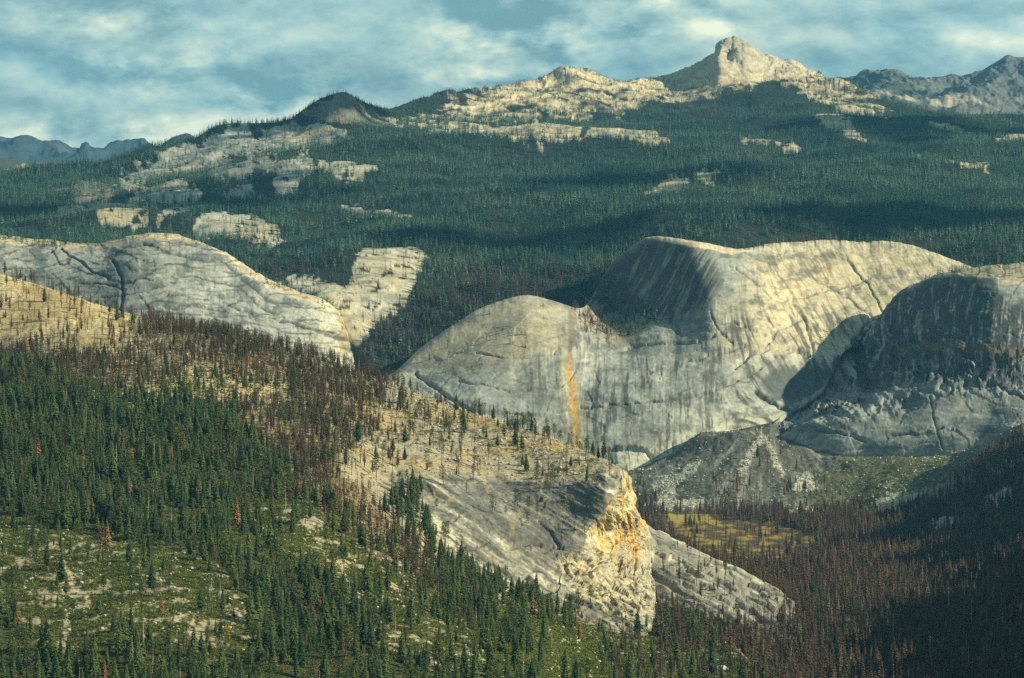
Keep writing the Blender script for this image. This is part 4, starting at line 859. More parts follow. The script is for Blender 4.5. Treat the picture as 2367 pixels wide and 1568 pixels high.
# ---- near hill: burned golden crest, conifer slope, cliff nose
def near_hill():
    xs = np.concatenate([xr(-260, 1300, 1.9), xr(1301.5, 1540, 1.0), xr(1541.5, 1850, 1.9)])
    sky = [(-260,560),(-100,600),(0,633),(60,651),(120,669),(200,696),(300,726),(400,749),(500,771),(600,796),(700,820),(740,831),(800,851),(860,871),(900,886),(960,906),(1050,941),(1150,976),(1200,990),(1260,1003),(1320,1031),(1390,1058),(1430,1080),(1445,1092),(1455,1105),(1462,1128),(1467,1160),(1474,1190),(1485,1205),(1497,1218),(1508,1245),(1513,1290),(1514,1330),(1508,1375),(1520,1405),(1560,1430),(1600,1448),(1650,1472),(1700,1500),(1730,1530),(1760,1575),(1800,1640),(1850,1700)]
    de = lambda x: float(np.interp(x, [-260,0,400,800,1200,1380,1450,1545,1600,1700,1850], [5200,4950,4750,4500,4200,4010,3915,3885,3840,3300,3000]))
    rows = [[(x, y+70, de(x)+350) for x, y in sky], [(x, y, de(x)) for x, y in sky],
            [(-260,800,4500),(0,840,4450),(400,860,4250),(800,930,4150),(1100,1020,4060),(1300,1100,3900),(1400,1130,3850),(1462,1190,3850),(1500,1260,3860),(1514,1345,3860),(1545,1425,3830),(1700,1510,3280),(1850,1704,2980)],
            [(-260,930,4050),(0,960,4000),(400,1000,3850),(800,1060,3780),(1100,1150,3800),(1300,1230,3790),(1400,1270,3790),(1462,1300,3800),(1500,1340,3810),(1514,1375,3810),(1545,1435,3790),(1700,1520,3260),(1850,1708,2960)],
            [(-260,1120,3550),(0,1130,3500),(400,1160,3450),(700,1200,3420),(900,1260,3480),(1100,1340,3560),(1300,1390,3640),(1400,1400,3680),(1500,1430,3700),(1530,1450,3680),(1700,1540,3220),(1850,1712,2940)],
            [(-260,1330,3050),(0,1340,3020),(400,1360,3000),(700,1380,3000),(900,1400,3080),(1100,1440,3200),(1300,1470,3320),(1500,1500,3400),(1700,1570,3100),(1850,1720,2900)],
            [(-260,1620,2580),(0,1620,2580),(700,1620,2600),(1100,1620,2720),(1500,1620,2850),(1700,1650,2850),(1850,1730,2800)],
            [(-260,2200,1900),(1850,2200,1900)]]
    S = loft(rows, xs, [6, 90, 80, 90, 90, 95, 12], lambda x: 1.2*fbm(x/20, x*0, x*0+2, 3)*smooth(x, 1440, 1400)+3.0*fbm(x/9, x*0, x*0+2, 3)*smooth(x, 1440, 1460)*smooth(x, 1530, 1515), 16); setP(S); X, Y = S.X, S.Y
    back = smooth(S.t, .95, 1.1); frontb = smooth(S.t, 6.9, 6.0)
    # the nose: right-hand face falls away from the camera and looks at the sun
    eX = np.interp(Y, [1085,1120,1180,1210,1240,1300,1330,1380], [1432,1426,1402,1378,1358,1346,1352,1370])+5*fbm(X*0+1, Y/40, X*0, 3)
    inY = smooth(Y, 1070, 1100)*smooth(Y, 1430, 1270)
    dd = 165*np.clip((X-eX+4)/160, 0, 1.3)**1.0*inY
    # overhung scoop left of the edge: grey apron
    dd += -16*np.exp(-((X-eX+20)/55)**2)*smooth(Y, 1080, 1130)*smooth(Y, 1340, 1270)
    # hollow of the gully between the granite apron and the conifer slope, with the near fold in front
    d_, t_ = line_d(X, Y, [(880,1100),(960,1180),(1040,1280),(1140,1370),(1270,1440),(1400,1470)])
    dd += 40*np.exp(-(d_/60)**2)
    d_, t_ = line_d(X, Y, [(300,1500),(480,1400),(560,1320),(640,1240)]); dd += -30*np.exp(-(d_/110)**2)
    d_, t_ = line_d(X, Y, [(760,1568),(700,1450),(640,1300),(600,1150)]); dd += 35*np.exp(-(d_/70)**2)
    dd += 45*np.exp(-(line_d(X, Y, [(1250,1568),(1100,1480),(980,1420)])[0]/70)**2)*-1
    S.P = S.P*((S.D+dd*smooth(S.t, .3, .9))/S.D)[..., None]
    x, y, z = S.P[..., 0].copy(), S.P[..., 1].copy(), S.P[..., 2].copy()
    gran = smooth(poly_sd(X, Y, [(880,1120),(930,1085),(1000,1100),(1060,1095),(1150,1100),(1250,1110),(1330,1108),(1400,1090),(1440,1085),(1475,1150),(1500,1210),(1530,1330),(1515,1400),(1530,1440),(1480,1470),(1400,1450),(1290,1400),(1180,1360),(1100,1310),(1020,1250),(985,1200),(930,1210),(895,1180)])+14*fbm(X/40, Y/30, X*0+1, 4), -12, 12)
    nose = smooth(X, eX-6, eX+6)*inY*smooth(Y, 1340, 1325)
    # relief
    dirr = X*.52-Y*.85   # streak direction of the apron: down to the right
    along = X*.85+Y*.52
    g1 = fbm(dirr/13, along/170, X*0+2, 5, .6)
    hs = 7*fbm(x/150, y/200, z/150, 4)+1.8*fbm(x/25, y/40, z/25, 4, .6)
    hg = 1.8*blocks(X, Y, 60, 18, .62, 10)+6*fbm(x/110, y/200, z/110, 4)+1.3*g1+granite_relief(S, 1.5, 1.2, .7, 90, .7, (1000, 2000), 1.0, (40, 17), 0, 7.0)
    flut = fbm((X-.12*Y)/8, Y/110, X*0+6, 4, .6, True); hn = 4.0*blocks(X, Y, 9, 95, .10, 6, .25)+2.0*blocks(X, Y, 5, 30, .15, 7, .3)+1.2*flut+2.2*fbm((X-.3*Y)/26, Y/60, X*0+3, 5, .6)+2*fbm((X-.9*Y)/12, Y/60, X*0+9, 4, .6)
    slabs = smooth(poly_sd(X, Y, [(1290,1300),(1350,1265),(1420,1290),(1500,1340),(1520,1440),(1440,1450),(1340,1370)]), -20, 15)
    q = (Y-.62*X)/19.0+.9*fbm(X/90, Y/60, X*0+5, 3); fr = q-np.floor(q)
    hsl = 5*blocks(X, Y, 60, 11, .56, 8, .6)+1.8*blocks(X, Y, 16, 6, .56, 9)+1.5*(np.minimum(fr*1.1, (1-fr)*5))*smooth(fbm(X/45, Y/30, X*0+1, 3), -.5, .1)+1.6*fbm(x/14, y/30, z/14, 4, .6)
    h = hs*(1-gran)+gran*(hg*(1-nose)*(1-slabs)+hn*nose+hsl*slabs)
    h = h*back*frontb*smooth(S.t, 1.0, 1.15)
    for (l, w, dp) in [([(1245,1205),(1275,1230),(1290,1255)],2.5,4), ([(1175,1265),(1230,1250),(1260,1258),(1300,1262)],3,6), ([(1340,1330),(1370,1320),(1385,1300)],3,7), ([(1100,1160),(1180,1150),(1250,1150)],3,4), ([(1240,1330),(1330,1380),(1420,1420)],4,4)]:
        q_, _ = line_d(X+3*fbm(X/15, Y/15, X*0), Y+3*fbm(X/15, Y/15, X*0+4), l); h = h-dp*np.exp(-(q_/w)**2)
    shape(S, h)
    S.lines = S.lines*gran*(1-nose)
    # colours
    x, y, z = S.P[..., 0], S.P[..., 1], S.P[..., 2]
    col = np.zeros(S.P.shape)+np.array([.060, .055, .030])
    conz = smooth(poly_sd(X, Y, [(-260,860),(0,850),(200,900),(330,950),(450,900),(560,960),(640,1090),(760,1180),(900,1280),(1100,1380),(1240,1440),(1270,1700),(-260,1700)])+25*fbm(X/60, Y/40, X*0+2, 4), -20, 18)
    col = mix3(np.zeros(S.P.shape)+TAN*.72, np.array([.060, .062, .030]), conz)
    gold = smooth(poly_sd(X, Y, [(-260,500),(0,600),(200,690),(340,740),(360,790),(340,830),(220,830),(120,800),(0,760),(-260,700)])+22*fbm(X/60, Y/30, X*0, 4), -20, 15)
    gold2 = smooth(poly_sd(X, Y, [(190,900),(320,880),(460,840),(560,850),(700,880),(620,920),(500,940),(420,970),(330,950),(240,935)])+16*fbm(X/50, Y/16, X*0, 4), -12, 10)
    crest = smooth(poly_sd(X, Y, [(700,830),(900,880),(1150,970),(1330,1030),(1450,1090),(1400,1110),(1250,1105),(1050,1100),(900,1090),(780,1000),(720,930),(780,900)])+25*fbm(X/70, Y/40, X*0, 4), -25, 15)
    burn = smooth(poly_sd(X, Y, [(-260,760),(200,830),(350,800),(340,715),(500,740),(700,800),(900,880),(860,1000),(760,1080),(860,1180),(980,1300),(1200,1440),(1100,1440),(800,1250),(660,1120),(560,980),(300,900),(-260,880)])+20*fbm(X/60, Y/40, X*0, 4), -25, 15)
    col = mix3(col, SOIL*.62, burn*.85)
    col = mix3(col, TAN*.9, smooth(fbm(x/26, y/50, z/26+6, 4, .6), .05, .35)*(1-conz)*.75)
    col = mix3(col, np.array([.58, .48, .27]), np.maximum(gold, gold2)*.9)
    col = mix3(col, SOIL, gold*smooth(fbm(x/70, y/90, z/70, 4), -.1, .4)*.75)
    col = mix3(col, TAN*.85, crest*.9)
    col = mix3(col, np.array([.44, .30, .11]), crest*smooth(fbm(x/90+4, y/90, z/70, 4), -.15, .2)*smooth(Y, 1100, 1060)*.75)
    rub = smooth(fbm(x/10, y/16, z/10, 3, .7), .05, .35); col = mix3(col, GREY*1.3, crest*rub*.55); col = mix3(col, LICHEN_SHADE*1.2, crest*smooth(fbm(x/14+9, y/20, z/12, 3, .7), .15, .4)*.6)
    # clearings in the foreground
    op = np.zeros(X.shape)
    for p in [[(-100,1170),(60,1200),(150,1235),(330,1250),(450,1290),(560,1360),(600,1440),(480,1480),(300,1470),(180,1520),(90,1500),(40,1420),(-100,1340)], [(560,1160),(700,1160),(800,1220),(960,1320),(1050,1400),(900,1420),(760,1330),(640,1260)], [(900,1400),(1100,1440),(1250,1568),(1000,1560),(840,1480)], [(440,1430),(620,1480),(600,1540),(400,1500)]]:
        op = np.maximum(op, smooth(poly_sd(X, Y, p)+22*fbm(X/60, Y/35, X*0+8, 4), -14, 10))
    col = mix3(col, GREEN*1.1, op*.7)
    bare = smooth(fbm(x/20, y/34, z/20+3, 4, .65), .11, .24); col = mix3(col, TAN*.95, op*bare*.9)
    for l, w in (([(105,1300),(130,1278),(160,1270),(205,1250)],3), ([(150,1320),(165,1340),(170,1360),(200,1370),(205,1395),(175,1410),(158,1430),(152,1460),(155,1500)],5), ([(250,1258),(275,1262)],4), ([(255,1450),(285,1455)],4)):
        q_, _ = line_d(X+3*fbm(X/10, Y/8, X*0), Y, l); col = mix3(col, TAN*1.1, smooth(q_, w*1.6, w*.8)*smooth(fbm(X/9, Y/6, X*0+2, 2), -.45, -.1))
    manz = smooth(poly_sd(X, Y, [(1150,1395),(1280,1405),(1420,1450),(1500,1440),(1540,1395),(1600,1445),(1760,1568),(1850,1700),(1200,1700),(1100,1500)])+14*fbm(X/40, Y/25, X*0+8, 3), -15, 12)*(1-gran)
    col = mix3(col, GREEN*1.1, manz)
    # granite apron
    gc = np.zeros(S.P.shape)+np.array([.29, .285, .24])
    gc = mix3(gc, np.array([.10, .105, .10]), smooth(g1, -.05, .25)*.85); gc = mottled(S, gc, np.array([.12, .12, .105]), .6, 12.0)
    darkz = smooth(poly_sd(X, Y, [(1070,1130),(1180,1105),(1330,1110),(1400,1120),(1400,1180),(1350,1210),(1340,1290),(1290,1300),(1200,1240),(1120,1230),(1080,1180)])+20*fbm(X/40, Y/30, X*0+3, 4), -25, 15)
    gc = mix3(gc, np.array([.125, .13, .125]), darkz*.72)
    gc = mix3(gc, WHITE*1.05, smooth(-g1, .12, .45)*.75*(1-.7*darkz)); gc = mix3(gc, YEL*.7, smooth(fbm(X/30, Y/22, X*0+14, 4), .25, .5)*.4)
    whites = smooth(poly_sd(X, Y, [(985,1190),(1010,1190),(1090,1290),(1150,1330),(1200,1350),(1180,1370),(1100,1320),(1010,1240)])+10*fbm(X/20, Y/20, X*0, 3), -8, 8); gc = mix3(gc, WHITE*1.15, whites*.8*smooth(g1, .25, -.1))
    nc = mix3(np.zeros(S.P.shape)+YEL*1.05, np.array([.60,.55,.36]), smooth(fbm((X-.2*Y)/14, Y/60, X*0+1, 4), -.2, .2)*.85)
    nst = fbm((X-.12*Y)/4.5, Y/90, X*0+21, 4, .6); nc = mix3(nc, np.array([.10, .095, .08]), smooth(nst, .05, .3)*.85)
    nc = mix3(nc, np.array([.55,.30,.07]), smooth(X-eX, 45, 75)*smooth(nst, .3, -.1)*.6)
    nc = mix3(nc, np.array([.40, .39, .31]), smooth(fbm(X/22, Y/50, X*0+61, 4, .6)+.5*smooth(Y, 1240, 1320)+.35*smooth(X-eX, 28, 8), .15, .45)*.8)
    gc = mix3(gc, nc, nose)
    gc = mix3(gc, np.array([.58, .50, .30]), slabs*.75*(1-nose)*smooth(g1, .5, 0)); gc = mix3(gc, LICHEN_SHADE*.7, slabs*np.maximum(smooth(fr, .74, .9)*.9, iso(S, (Y+.9*X)/38+.8*fbm(X/40, Y/40, X*0+2, 3), 2.0)*.6)*smooth(fbm(X/25, Y/20, X*0+41, 3), -.35, .1))  # slab undersides darkened in the colour to stand for shade
    rg = smooth(X, 1462, 1485)*smooth(Y, 1200, 1230); gc = mix3(gc, np.array([.42,.40,.31])*(1+.5*fbm(X/5, Y/16, X*0, 3))[..., None], rg*.75)
    gc = mix3(gc, LICHEN_SHADE*.8, S.lines*.6); gc = gc*grain(S, .3)
    col = mix3(col, gc, gran)
    col = col*(1+.16*fbm(x/8, y/8, z/8, 3))[..., None]
    grid_mesh('hillside', S, col, M_HILL, 'near hillside with golden burned crest, conifer slope and a yellow granite cliff nose', 'hillside', (X > 1425) & (Y < 1400))
    n = fbm(x/70, y/110, z/70+4, 3); n2 = fbm(x/30, y/45, z/30+9, 3)
    con = smooth(poly_sd(X, Y, [(-260,860),(0,850),(200,900),(330,950),(450,900),(560,960),(640,1090),(760,1180),(900,1280),(1100,1380),(1240,1440),(1270,1700),(-260,1700)])+25*fbm(X/60, Y/40, X*0+2, 4), -20, 18)
    d = .0165*con*(1-op*.89)*(.30+.70*smooth(n, -.45, .25))*(.75+.25*smooth(Y, 1300, 1100))
    belt, bt = line_d(X, Y, [(905,1180),(960,1230),(1060,1330),(1200,1395),(1300,1440)]); d = np.maximum(d, .013*smooth(belt, 48, 20)*smooth(n2, -.35, .1))
    gul, _ = line_d(X, Y, [(960,1140),(975,1180),(985,1230)]); d = np.maximum(d, .010*smooth(gul, 26, 10))
    d = d*(1-gran*smooth(belt, 35, 55)*smooth(gul, 20, 30))
    d = np.maximum(d, .003*manz*smooth(X, 1300, 1150)+.0006*manz)
    S.fir = np.where(con > .2, d, np.minimum(d, .02))*back
    S.pine = (.0042*smooth(line_d(X, Y, [(1180,990),(1260,1003),(1320,1030),(1400,1062)])[0], 22, 8)+.0006*crest+.0020*gran*(1-nose)*smooth(n2, -.1, .3)*smooth(Y, 1340, 1200)+.0019*op+.0025*smooth(poly_sd(X, Y, [(0,830),(300,840),(600,880),(700,1000),(600,1000),(300,960),(0,920)]), -20, 20))*back*(1-nose)
    bz = burn*(1-gran)
    S.fir = S.fir+.0011*(1-conz)*(1-gran)*(1-gold)*smooth(n, -.2, .3)*back
    S.burn = (.0030*(1-conz)*(1-gran)*(1-gold)*smooth(X, 1250, 900)+.0150*bz*(.4+.6*smooth(n, -.3, .3))*(1-gold2*.82)+.0060*gold*smooth(n2, -.4, .4)+.0018*gold+.0014*crest+.006*smooth(line_d(X, Y, [(400,752),(600,798),(760,840),(900,890)])[0], 34, 10))*smooth(S.t, 1.0, 1.03)
    S.shr = (.075*op*(1-bare)+.095*manz+.010*crest*smooth(n2, .1, .4)+.045*con*(1-op)+.010*bz+.014*(1-conz)*(1-gran)*smooth(n2, -.1, .3)*(1-gold)+.006*gran*smooth(n2, .1, .35)*(1-nose)+.02*slabs*smooth(n2, .1, .3))*back
    trk = np.minimum(line_d(X, Y, [(150,1320),(165,1340),(170,1360),(200,1370),(205,1395),(175,1410),(158,1430),(152,1460),(155,1500)])[0], line_d(X, Y, [(105,1300),(130,1278),(160,1270),(205,1250)])[0])
    S.shr *= smooth(trk, 5, 10); clr = smooth(trk, 6, 16); S.fir = S.fir*clr; S.pine = S.pine*clr
    S.rck = (.012*(1-conz)*(1-gran)*(1-gold)+.012*op+.016*crest*smooth(n, -.3, .2)+.003*bz+.002*manz)*back*(1-nose)
    SHEETS['near'] = S
near_hill()

# ---- wide ground far below and beyond everything, out to the horizon
def ground():
    V = []; F = []; n = 48
    for r, z in ((1, -330), (2500, -330), (9000, -345), (30000, -420), (60000, -900)):
        for k_ in range(n): V.append((r*math.cos(2*math.pi*k_/n), 6000+r*math.sin(2*math.pi*k_/n), z))
    for i in range(4):
        for k_ in range(n): F.append((i*n+k_, (i+1)*n+k_, (i+1)*n+(k_+1) % n, i*n+(k_+1) % n))
    me = pymesh('ground', V, F, [M_GND]); o = bpy.data.objects.new('ground', me); COL.objects.link(o)
    tag(o, 'low forest coloured ground spreading out between the mountains', 'ground', None, 'structure')
M_GND = leaf_mat('lowland', (.05, .06, .04), (.06, .07, .045))
ground()

# ================================================================== PLANTS
sc_ = SHEETS
D = {}
nh = sc_['near']
D['fir'] = scatter(nh, nh.fir, 7, 26, [('fir', .70), ('pine', .23), ('rust', .008), ('snag', .03), ('burn', .028)], 1, 1.5)
D['pine'] = scatter(nh, nh.pine, 9, 19, [('pine', .8), ('fir', .1), ('char', .1)], 2, 1.4)
D['burn'] = scatter(nh, nh.burn, 8, 19, [('burn', .34), ('brown', .28), ('char', .26), ('fir', .03), ('pine', .05), ('snag', .04)], 3)
vl = sc_['valley']
D['val'] = scatter(vl, vl.den, 12, 24, [('burn', .40), ('char', .52), ('fir', .05), ('snag', .03)], 4)
sp_ = sc_['spur']
D['spur'] = scatter(sp_, sp_.den, 8, 18, [('burn', .6), ('char', .3), ('pine', .1)], 5)
trees = {k_: np.concatenate([D[q][k_] for q in ('fir', 'pine', 'burn', 'val', 'spur')]) for k_ in ('pos', 'h', 'kind', 'rot')}
# smaller trees higher up the hill
X, Y = proj(trees['pos'])
trees['X'], trees['Y'] = X, Y
app = trees['h']/trees['pos'][:, 1]
# a tree hidden by the nearer hill is left out of the count of large ones
top = Y-app/K
invw = (X > 5) & (X < W0-5) & (top < H0-14) & (Y > 500)
hid = (X < 1520) & (trees['pos'][:, 1] > 5000)
print('trees', len(X))

# ---- first tree models, one thing per kind, later moved to real places
def new_thing(name, parts, pos, h, rot, label, cat, group):
    o = bpy.data.objects.new(name, None); COL.objects.link(o); o.empty_display_size = .1
    o.location = pos; o.scale = (h, h, h); o.rotation_euler = (0, 0, rot)
    tag(o, label, cat, group)
    for pn, me in parts:
        c = bpy.data.objects.new(pn, me); COL.objects.link(c); c.parent = o
    return o
def new_single(name, me, pos, h, rot, label, cat, group):
    o = bpy.data.objects.new(name, me); COL.objects.link(o); o.location = pos; o.scale = (h, h, h); o.rotation_euler = (0, 0, rot)
    return tag(o, label, cat, group)

def zone(x, y, d):
    """a findable spot for a plant, by the things around it"""
    if x > 1450 and y > 1180 and d > 3000 and x > 1440+0.4*max(0, y-1180):
        if y < 1215: return 'at the foot of the grey talus behind the meadow'
        if y < 1310: return 'on the valley floor beside the meadow' if x < 2000 else 'on the valley floor right of the meadow'
        if y < 1420: return 'in the dark stand in front of the meadow' if x < 2050 else 'in the stand below the right-hand talus'
        if y < 1500: return 'in the lower valley beside the brush' if x < 2000 else 'deep in the dark lower valley'
        return 'in shaded wood at the bottom edge' if x < 2050 else 'in the bottom right corner'
    if x > 2000: return 'on the burned slope at the right edge'
    if x > 1440: return 'on the grey slabs behind the cliff nose' if y < 1400 else 'on brush below the cliff nose'
    if y < 860: return 'on the golden slope at the left edge' if x < 380 else 'along the crest before the grey wall'
    if y < 1000: return ('at the left under the golden slope' if x < 250 else 'around the pale clearing on the crest' if x < 600 else 'in the burned stand on the crest') if x < 900 else 'on the golden crest before the great wall'
    if y < 1150:
        if x < 350: return 'high on the left conifer slope'
        if x < 650: return 'in the middle of the conifer slope'
        if x < 880: return 'where green trees meet the burned ones'
        return 'on the rubble slope above the slabs'
    if y < 1290:
        if x < 250: return 'beside the winding pale track at the left'
        if x < 520: return 'just above the brushy clearing'
        if x < 760: return 'in the stand right of the clearing'
        if x < 1000: return 'in the gully left of the slabs'
        return 'on the granite slabs of the cliff nose'
    if y < 1430:
        if x < 250: return 'among the brush along the pale track'
        if x < 480: return 'on the brushy clearing right of the track'
        if x < 720: return 'in the tall stand below the clearing'
        if x < 950: return 'on the bouldery brush slope'
        if x < 1300: return 'in the row below the granite slabs'
        return 'on the rocks below the yellow cliff'
    if y < 1520:
        if x < 220: return 'in the lower left corner below the track'
        if x < 480: return 'on the low hill above the bottom'
        if x < 760: return 'in the tall group above the hollow'
        if x < 1100: return 'on brush among the pale stones'
        return 'in the green brush below the granite slabs'
    if x < 300: return 'at the bottom edge, in the left corner'
    if x < 600: return 'at the bottom edge, left of the hollow'
    if x < 900: return 'at the bottom edge, in the dark hollow'
    if x < 1250: return 'at the bottom edge, beside the pale stones'
    return 'at the bottom edge, in green brush'
DESC = {'fir': ('fir_tree', 'fir', ['full dark green fir', 'slim dark green fir', 'broad dark green fir', 'narrow spire fir', 'high-crowned green fir', 'wide skirted green fir']),
        'pine': ('pine_tree', 'pine', ['round topped green pine', 'open crowned green pine', 'dense olive green pine', 'flat topped green pine']),
        'burn': ('burned_tree', 'burned tree', ['brown scorched conifer', 'thin scorched conifer', 'bushy brown scorched conifer', 'nearly bare scorched conifer', 'low-branched brown scorched conifer']),
        'char': ('charred_tree', 'charred tree', ['blackened bare pole tree', 'leaning blackened pole tree', 'blackened pole tree with short twigs', 'blackened pole tree with a brown tip']),
        'brown': ('burned_tree', 'burned tree', ['round topped brown scorched pine', 'open brown scorched pine', 'narrow brown scorched pine']),
        'snag': ('dead_tree', 'dead tree', ['pale grey dead snag', 'bleached leaning dead snag', 'whitish twiggy dead snag']),
        'rust': ('rusty_tree', 'dead conifer', ['rust brown dead-needled conifer', 'broad rust brown dead-needled conifer'])}
# hero trees copied from the photograph: kind, variant, bearing, dip of the base, height, label
HERO = [('gold', 0, 528, 1490, 14, 'golden yellow leaved tree standing alone among the dark firs near the bottom', 'golden_tree', 'tree'),
        ('gold', 0, 655, 1560, 7, 'small orange-gold tree low in the dark hollow near the bottom edge', 'golden_tree', 'tree'),
        ('rust', 1, 547, 1215, 24, 'broad rust brown dead conifer in the middle of the green conifer slope', 'rusty_tree', 'dead conifer'),
        ('rust', 0, 213, 1200, 17, 'rust coloured dead conifer in the left part of the green slope', 'rusty_tree', 'dead conifer'),
        ('rust', 0, 1231, 1425, 22, 'rust orange dead conifer in the row under the granite slabs', 'rusty_tree', 'dead conifer'),
        ('rust', 1, 372, 1420, 15, 'faded brown dead conifer on the brushy clearing', 'rusty_tree', 'dead conifer'),
        ('rust', 0, 1340, 1480, 20, 'faded rust dead conifer at the edge of the green brush below the slabs', 'rusty_tree', 'dead conifer'),
        ('snag', 0, 914, 1485, 22, 'tall pale yellow dead trunk on the lower brush slope', 'dead_tree', 'dead tree'),
        ('snag', 1, 1275, 1500, 18, 'thin white dead trunk at the left edge of the green brush', 'dead_tree', 'dead tree'),
        ('rust', 1, 241, 1580, 15, 'short brown grey dead fir at the bottom edge left of the hollow', 'rusty_tree', 'dead conifer'),
        ('snag', 1, 415, 1585, 16, 'forked white dead snag at the bottom edge', 'dead_tree', 'dead tree'),
        ('snag', 2, 735, 1245, 17, 'slim bleached snag beside the burned gully', 'dead_tree', 'dead tree'),
        ('fir', 1, 1164, 1400, 21, 'slender fir standing alone before the pale granite slabs', 'fir_tree', 'fir'),
        ('fir', 0, 1290, 1420, 21, 'dark fir at the right end of the row under the granite slabs', 'fir_tree', 'fir'),
        ('pine', 1, 1365, 1395, 17, 'tall thin pine standing alone on the lower granite slabs', 'pine_tree', 'pine'),
        ('fir', 1, 1495, 1452, 13, 'small dark fir on the last slab beside the green brush', 'fir_tree', 'fir'),
        ('burn', 0, 1665, 1095-60, 19, 'lone burned tree at the top of the grey talus fan', 'burned_tree', 'burned tree'),
        ('pine', 0, 1080, 1060, 9, 'small round pine alone on the golden crest', 'pine_tree', 'pine')]
def ground_at(xb, yb, names=('near',)):
    """point on a landform at a bearing and dip"""
    for nm in names:
        S = sc_[nm]; px = CX+S.P[..., 0]/(K*S.P[..., 1]); py = CY-S.P[..., 2]/(K*S.P[..., 1])
        q = (px-xb)**2+(py-yb)**2; q = np.where(S.t >= 1, q, 1e9); i = np.unravel_index(np.argmin(q), q.shape)
        if q[i] < 150: return S.P[i]
    return S.P[i]
_src = {}
used_label = {}
def note_src(k_, variant, ob):
    _src.setdefault(k_, {})[variant] = [c for c in ob.children] if ob.type == 'EMPTY' else [ob]
heroes = []
for (k_, v_, xb, yb, h_, lab, nm, cat) in HERO:
    p = ground_at(xb, yb, ('valley',) if xb > 1600 else ('near',))
    parts = KIND[k_][v_ % len(KIND[k_])]
    o = new_thing(nm, parts, p, h_, random.uniform(0, 6), lab, cat, None); heroes.append((xb, yb, h_))
# thin the random trees right in front of the heroes
for (xb, yb, h_) in heroes:
    near_ = (np.abs(X-xb) < 13) & (Y > yb-20) & (Y < yb+75); invw &= ~near_; trees['h'] = np.where(near_, 0.5, trees['h'])
LIMIT = {'fir': 270, 'pine': 230, 'burn': 200, 'brown': 75, 'char': 250, 'snag': 90, 'rust': 40}
taken = np.zeros(len(X), bool)
kinds = trees['kind']
for k_, lim in LIMIT.items():
    idx = np.where((kinds == k_) & invw & ~hid & (trees['h'] > 1))[0]
    idx = idx[np.argsort(-app[idx])][:lim]; taken[idx] = True
    protos = {}
    nm, cat, desc = DESC[k_]
    for j in idx:
        v_ = int(trees['rot'][j]*1000) % len(KIND[k_]); tall = 'tall ' if app[j] > .0068 else 'small ' if app[j] < .0042 else ''
        lab = tall+desc[v_]+' '+zone(X[j], Y[j], trees['pos'][j, 1])
        grp = cat+'s '+zone(X[j], Y[j], trees['pos'][j, 1])
        if v_ not in protos:
            o = new_thing(nm, KIND[k_][v_], trees['pos'][j], trees['h'][j], trees['rot'][j], lab, cat, grp); protos[v_] = o; note_src(k_, v_, o)
        else:
            pr = protos[v_]; o = pr.copy(); COL.objects.link(o)
            o.location = trees['pos'][j]; o.scale = (trees['h'][j],)*3; o.rotation_euler = (random.gauss(0, .035), random.gauss(0, .035), trees['rot'][j]); o['label'] = lab; o['group'] = grp
            for ch in pr.children:
                c = ch.copy(); COL.objects.link(c); c.parent = o
    for v_ in range(len(KIND[k_])):
        if v_ not in _src.get(k_, {}): note_src(k_, v_, next(iter(protos.values())))
for k_ in list(_src): _src[k_] = [_src[k_][v_] for v_ in sorted(_src[k_])]

def rest(kk, zone_mask, name, label, cat):
    m = (~taken) & np.isin(kinds.astype(str), kk) & zone_mask & (trees['h'] > 1)
    for k_ in kk:
        pass
    return stuff(name, label, cat, dict(pos=trees['pos'], h=trees['h'], rot=trees['rot']), kk, m)
nearz = trees['pos'][:, 1] < 9e9
isval = np.zeros(len(X), bool); n0 = len(D['fir']['h'])+len(D['pine']['h'])+len(D['burn']['h']); isval[n0:] = True
rest(['fir'], nearz, 'fir_forest', 'dense dark green fir forest covering the near slope', 'forest')
rest(['pine'], nearz, 'pine_forest', 'scattered green pines too small to tell apart on the near hill', 'forest')
rest(['burn'], ~isval, 'burned_forest', 'brown scorched forest along the near crest and gully', 'burned forest')
rest(['burn'], isval, 'burned_forest', 'brown scorched forest filling the valley floor', 'burned forest')
rest(['brown'], nearz, 'scorched_pines', 'brown scorched pines dotted over the golden slope and crest', 'burned forest')
rest(['char'], ~isval, 'charred_forest', 'blackened bare trees scattered along the near crest', 'burned forest')
rest(['char'], isval, 'charred_forest', 'blackened bare trees crowding the valley floor', 'burned forest')
rest(['snag', 'rust'], nearz, 'dead_forest', 'scattered small dead and rusty trees among the living ones', 'dead trees')

# ---- distant forest: models first, as three single trees of their own on the plateau edge
ms = sc_['massif']
far = scatter(ms, ms.den, 9, 26, [('farfir', 1)], 21)
Xf, Yf = proj(far['pos']); far['h'] *= (.52+.48*smooth(Yf, 215, 330))*(.95+.55*fbm(far['pos'][:, 0]/90, far['pos'][:, 1]/120, Xf*0+3, 3)); bz = smooth(poly_sd(Xf, Yf, [(790,870),(850,760),(980,660),(1100,620),(1300,640),(1420,640),(1520,700),(1480,760),(1340,760),(1220,740),(1000,820),(880,900)])+30*fbm(Xf/60, Yf/40, Xf*0, 3), -30, 20)
bz = np.maximum(bz*.62, .03+.12*smooth(fbm(Xf/90, Yf/50, Xf*0+7, 3), 0, .4)*smooth(Yf, 430, 540)); bz = np.maximum(bz, .45*smooth(poly_sd(Xf, Yf, [(560,640),(700,600),(850,620),(840,700),(700,690)]), -30, 20))
isb = np.random.default_rng(5).random(len(Xf)) < bz
print('far trees', len(Xf), 'burned', isb.sum())
extra = []
for nm in ('left_dome', 'central', 'right_dome'):
    e = scatter(sc_[nm], sc_[nm].den, 8, 20, [('farfir', 1)], 31+len(nm)); extra.append(e)
g_ = np.random.default_rng(11)
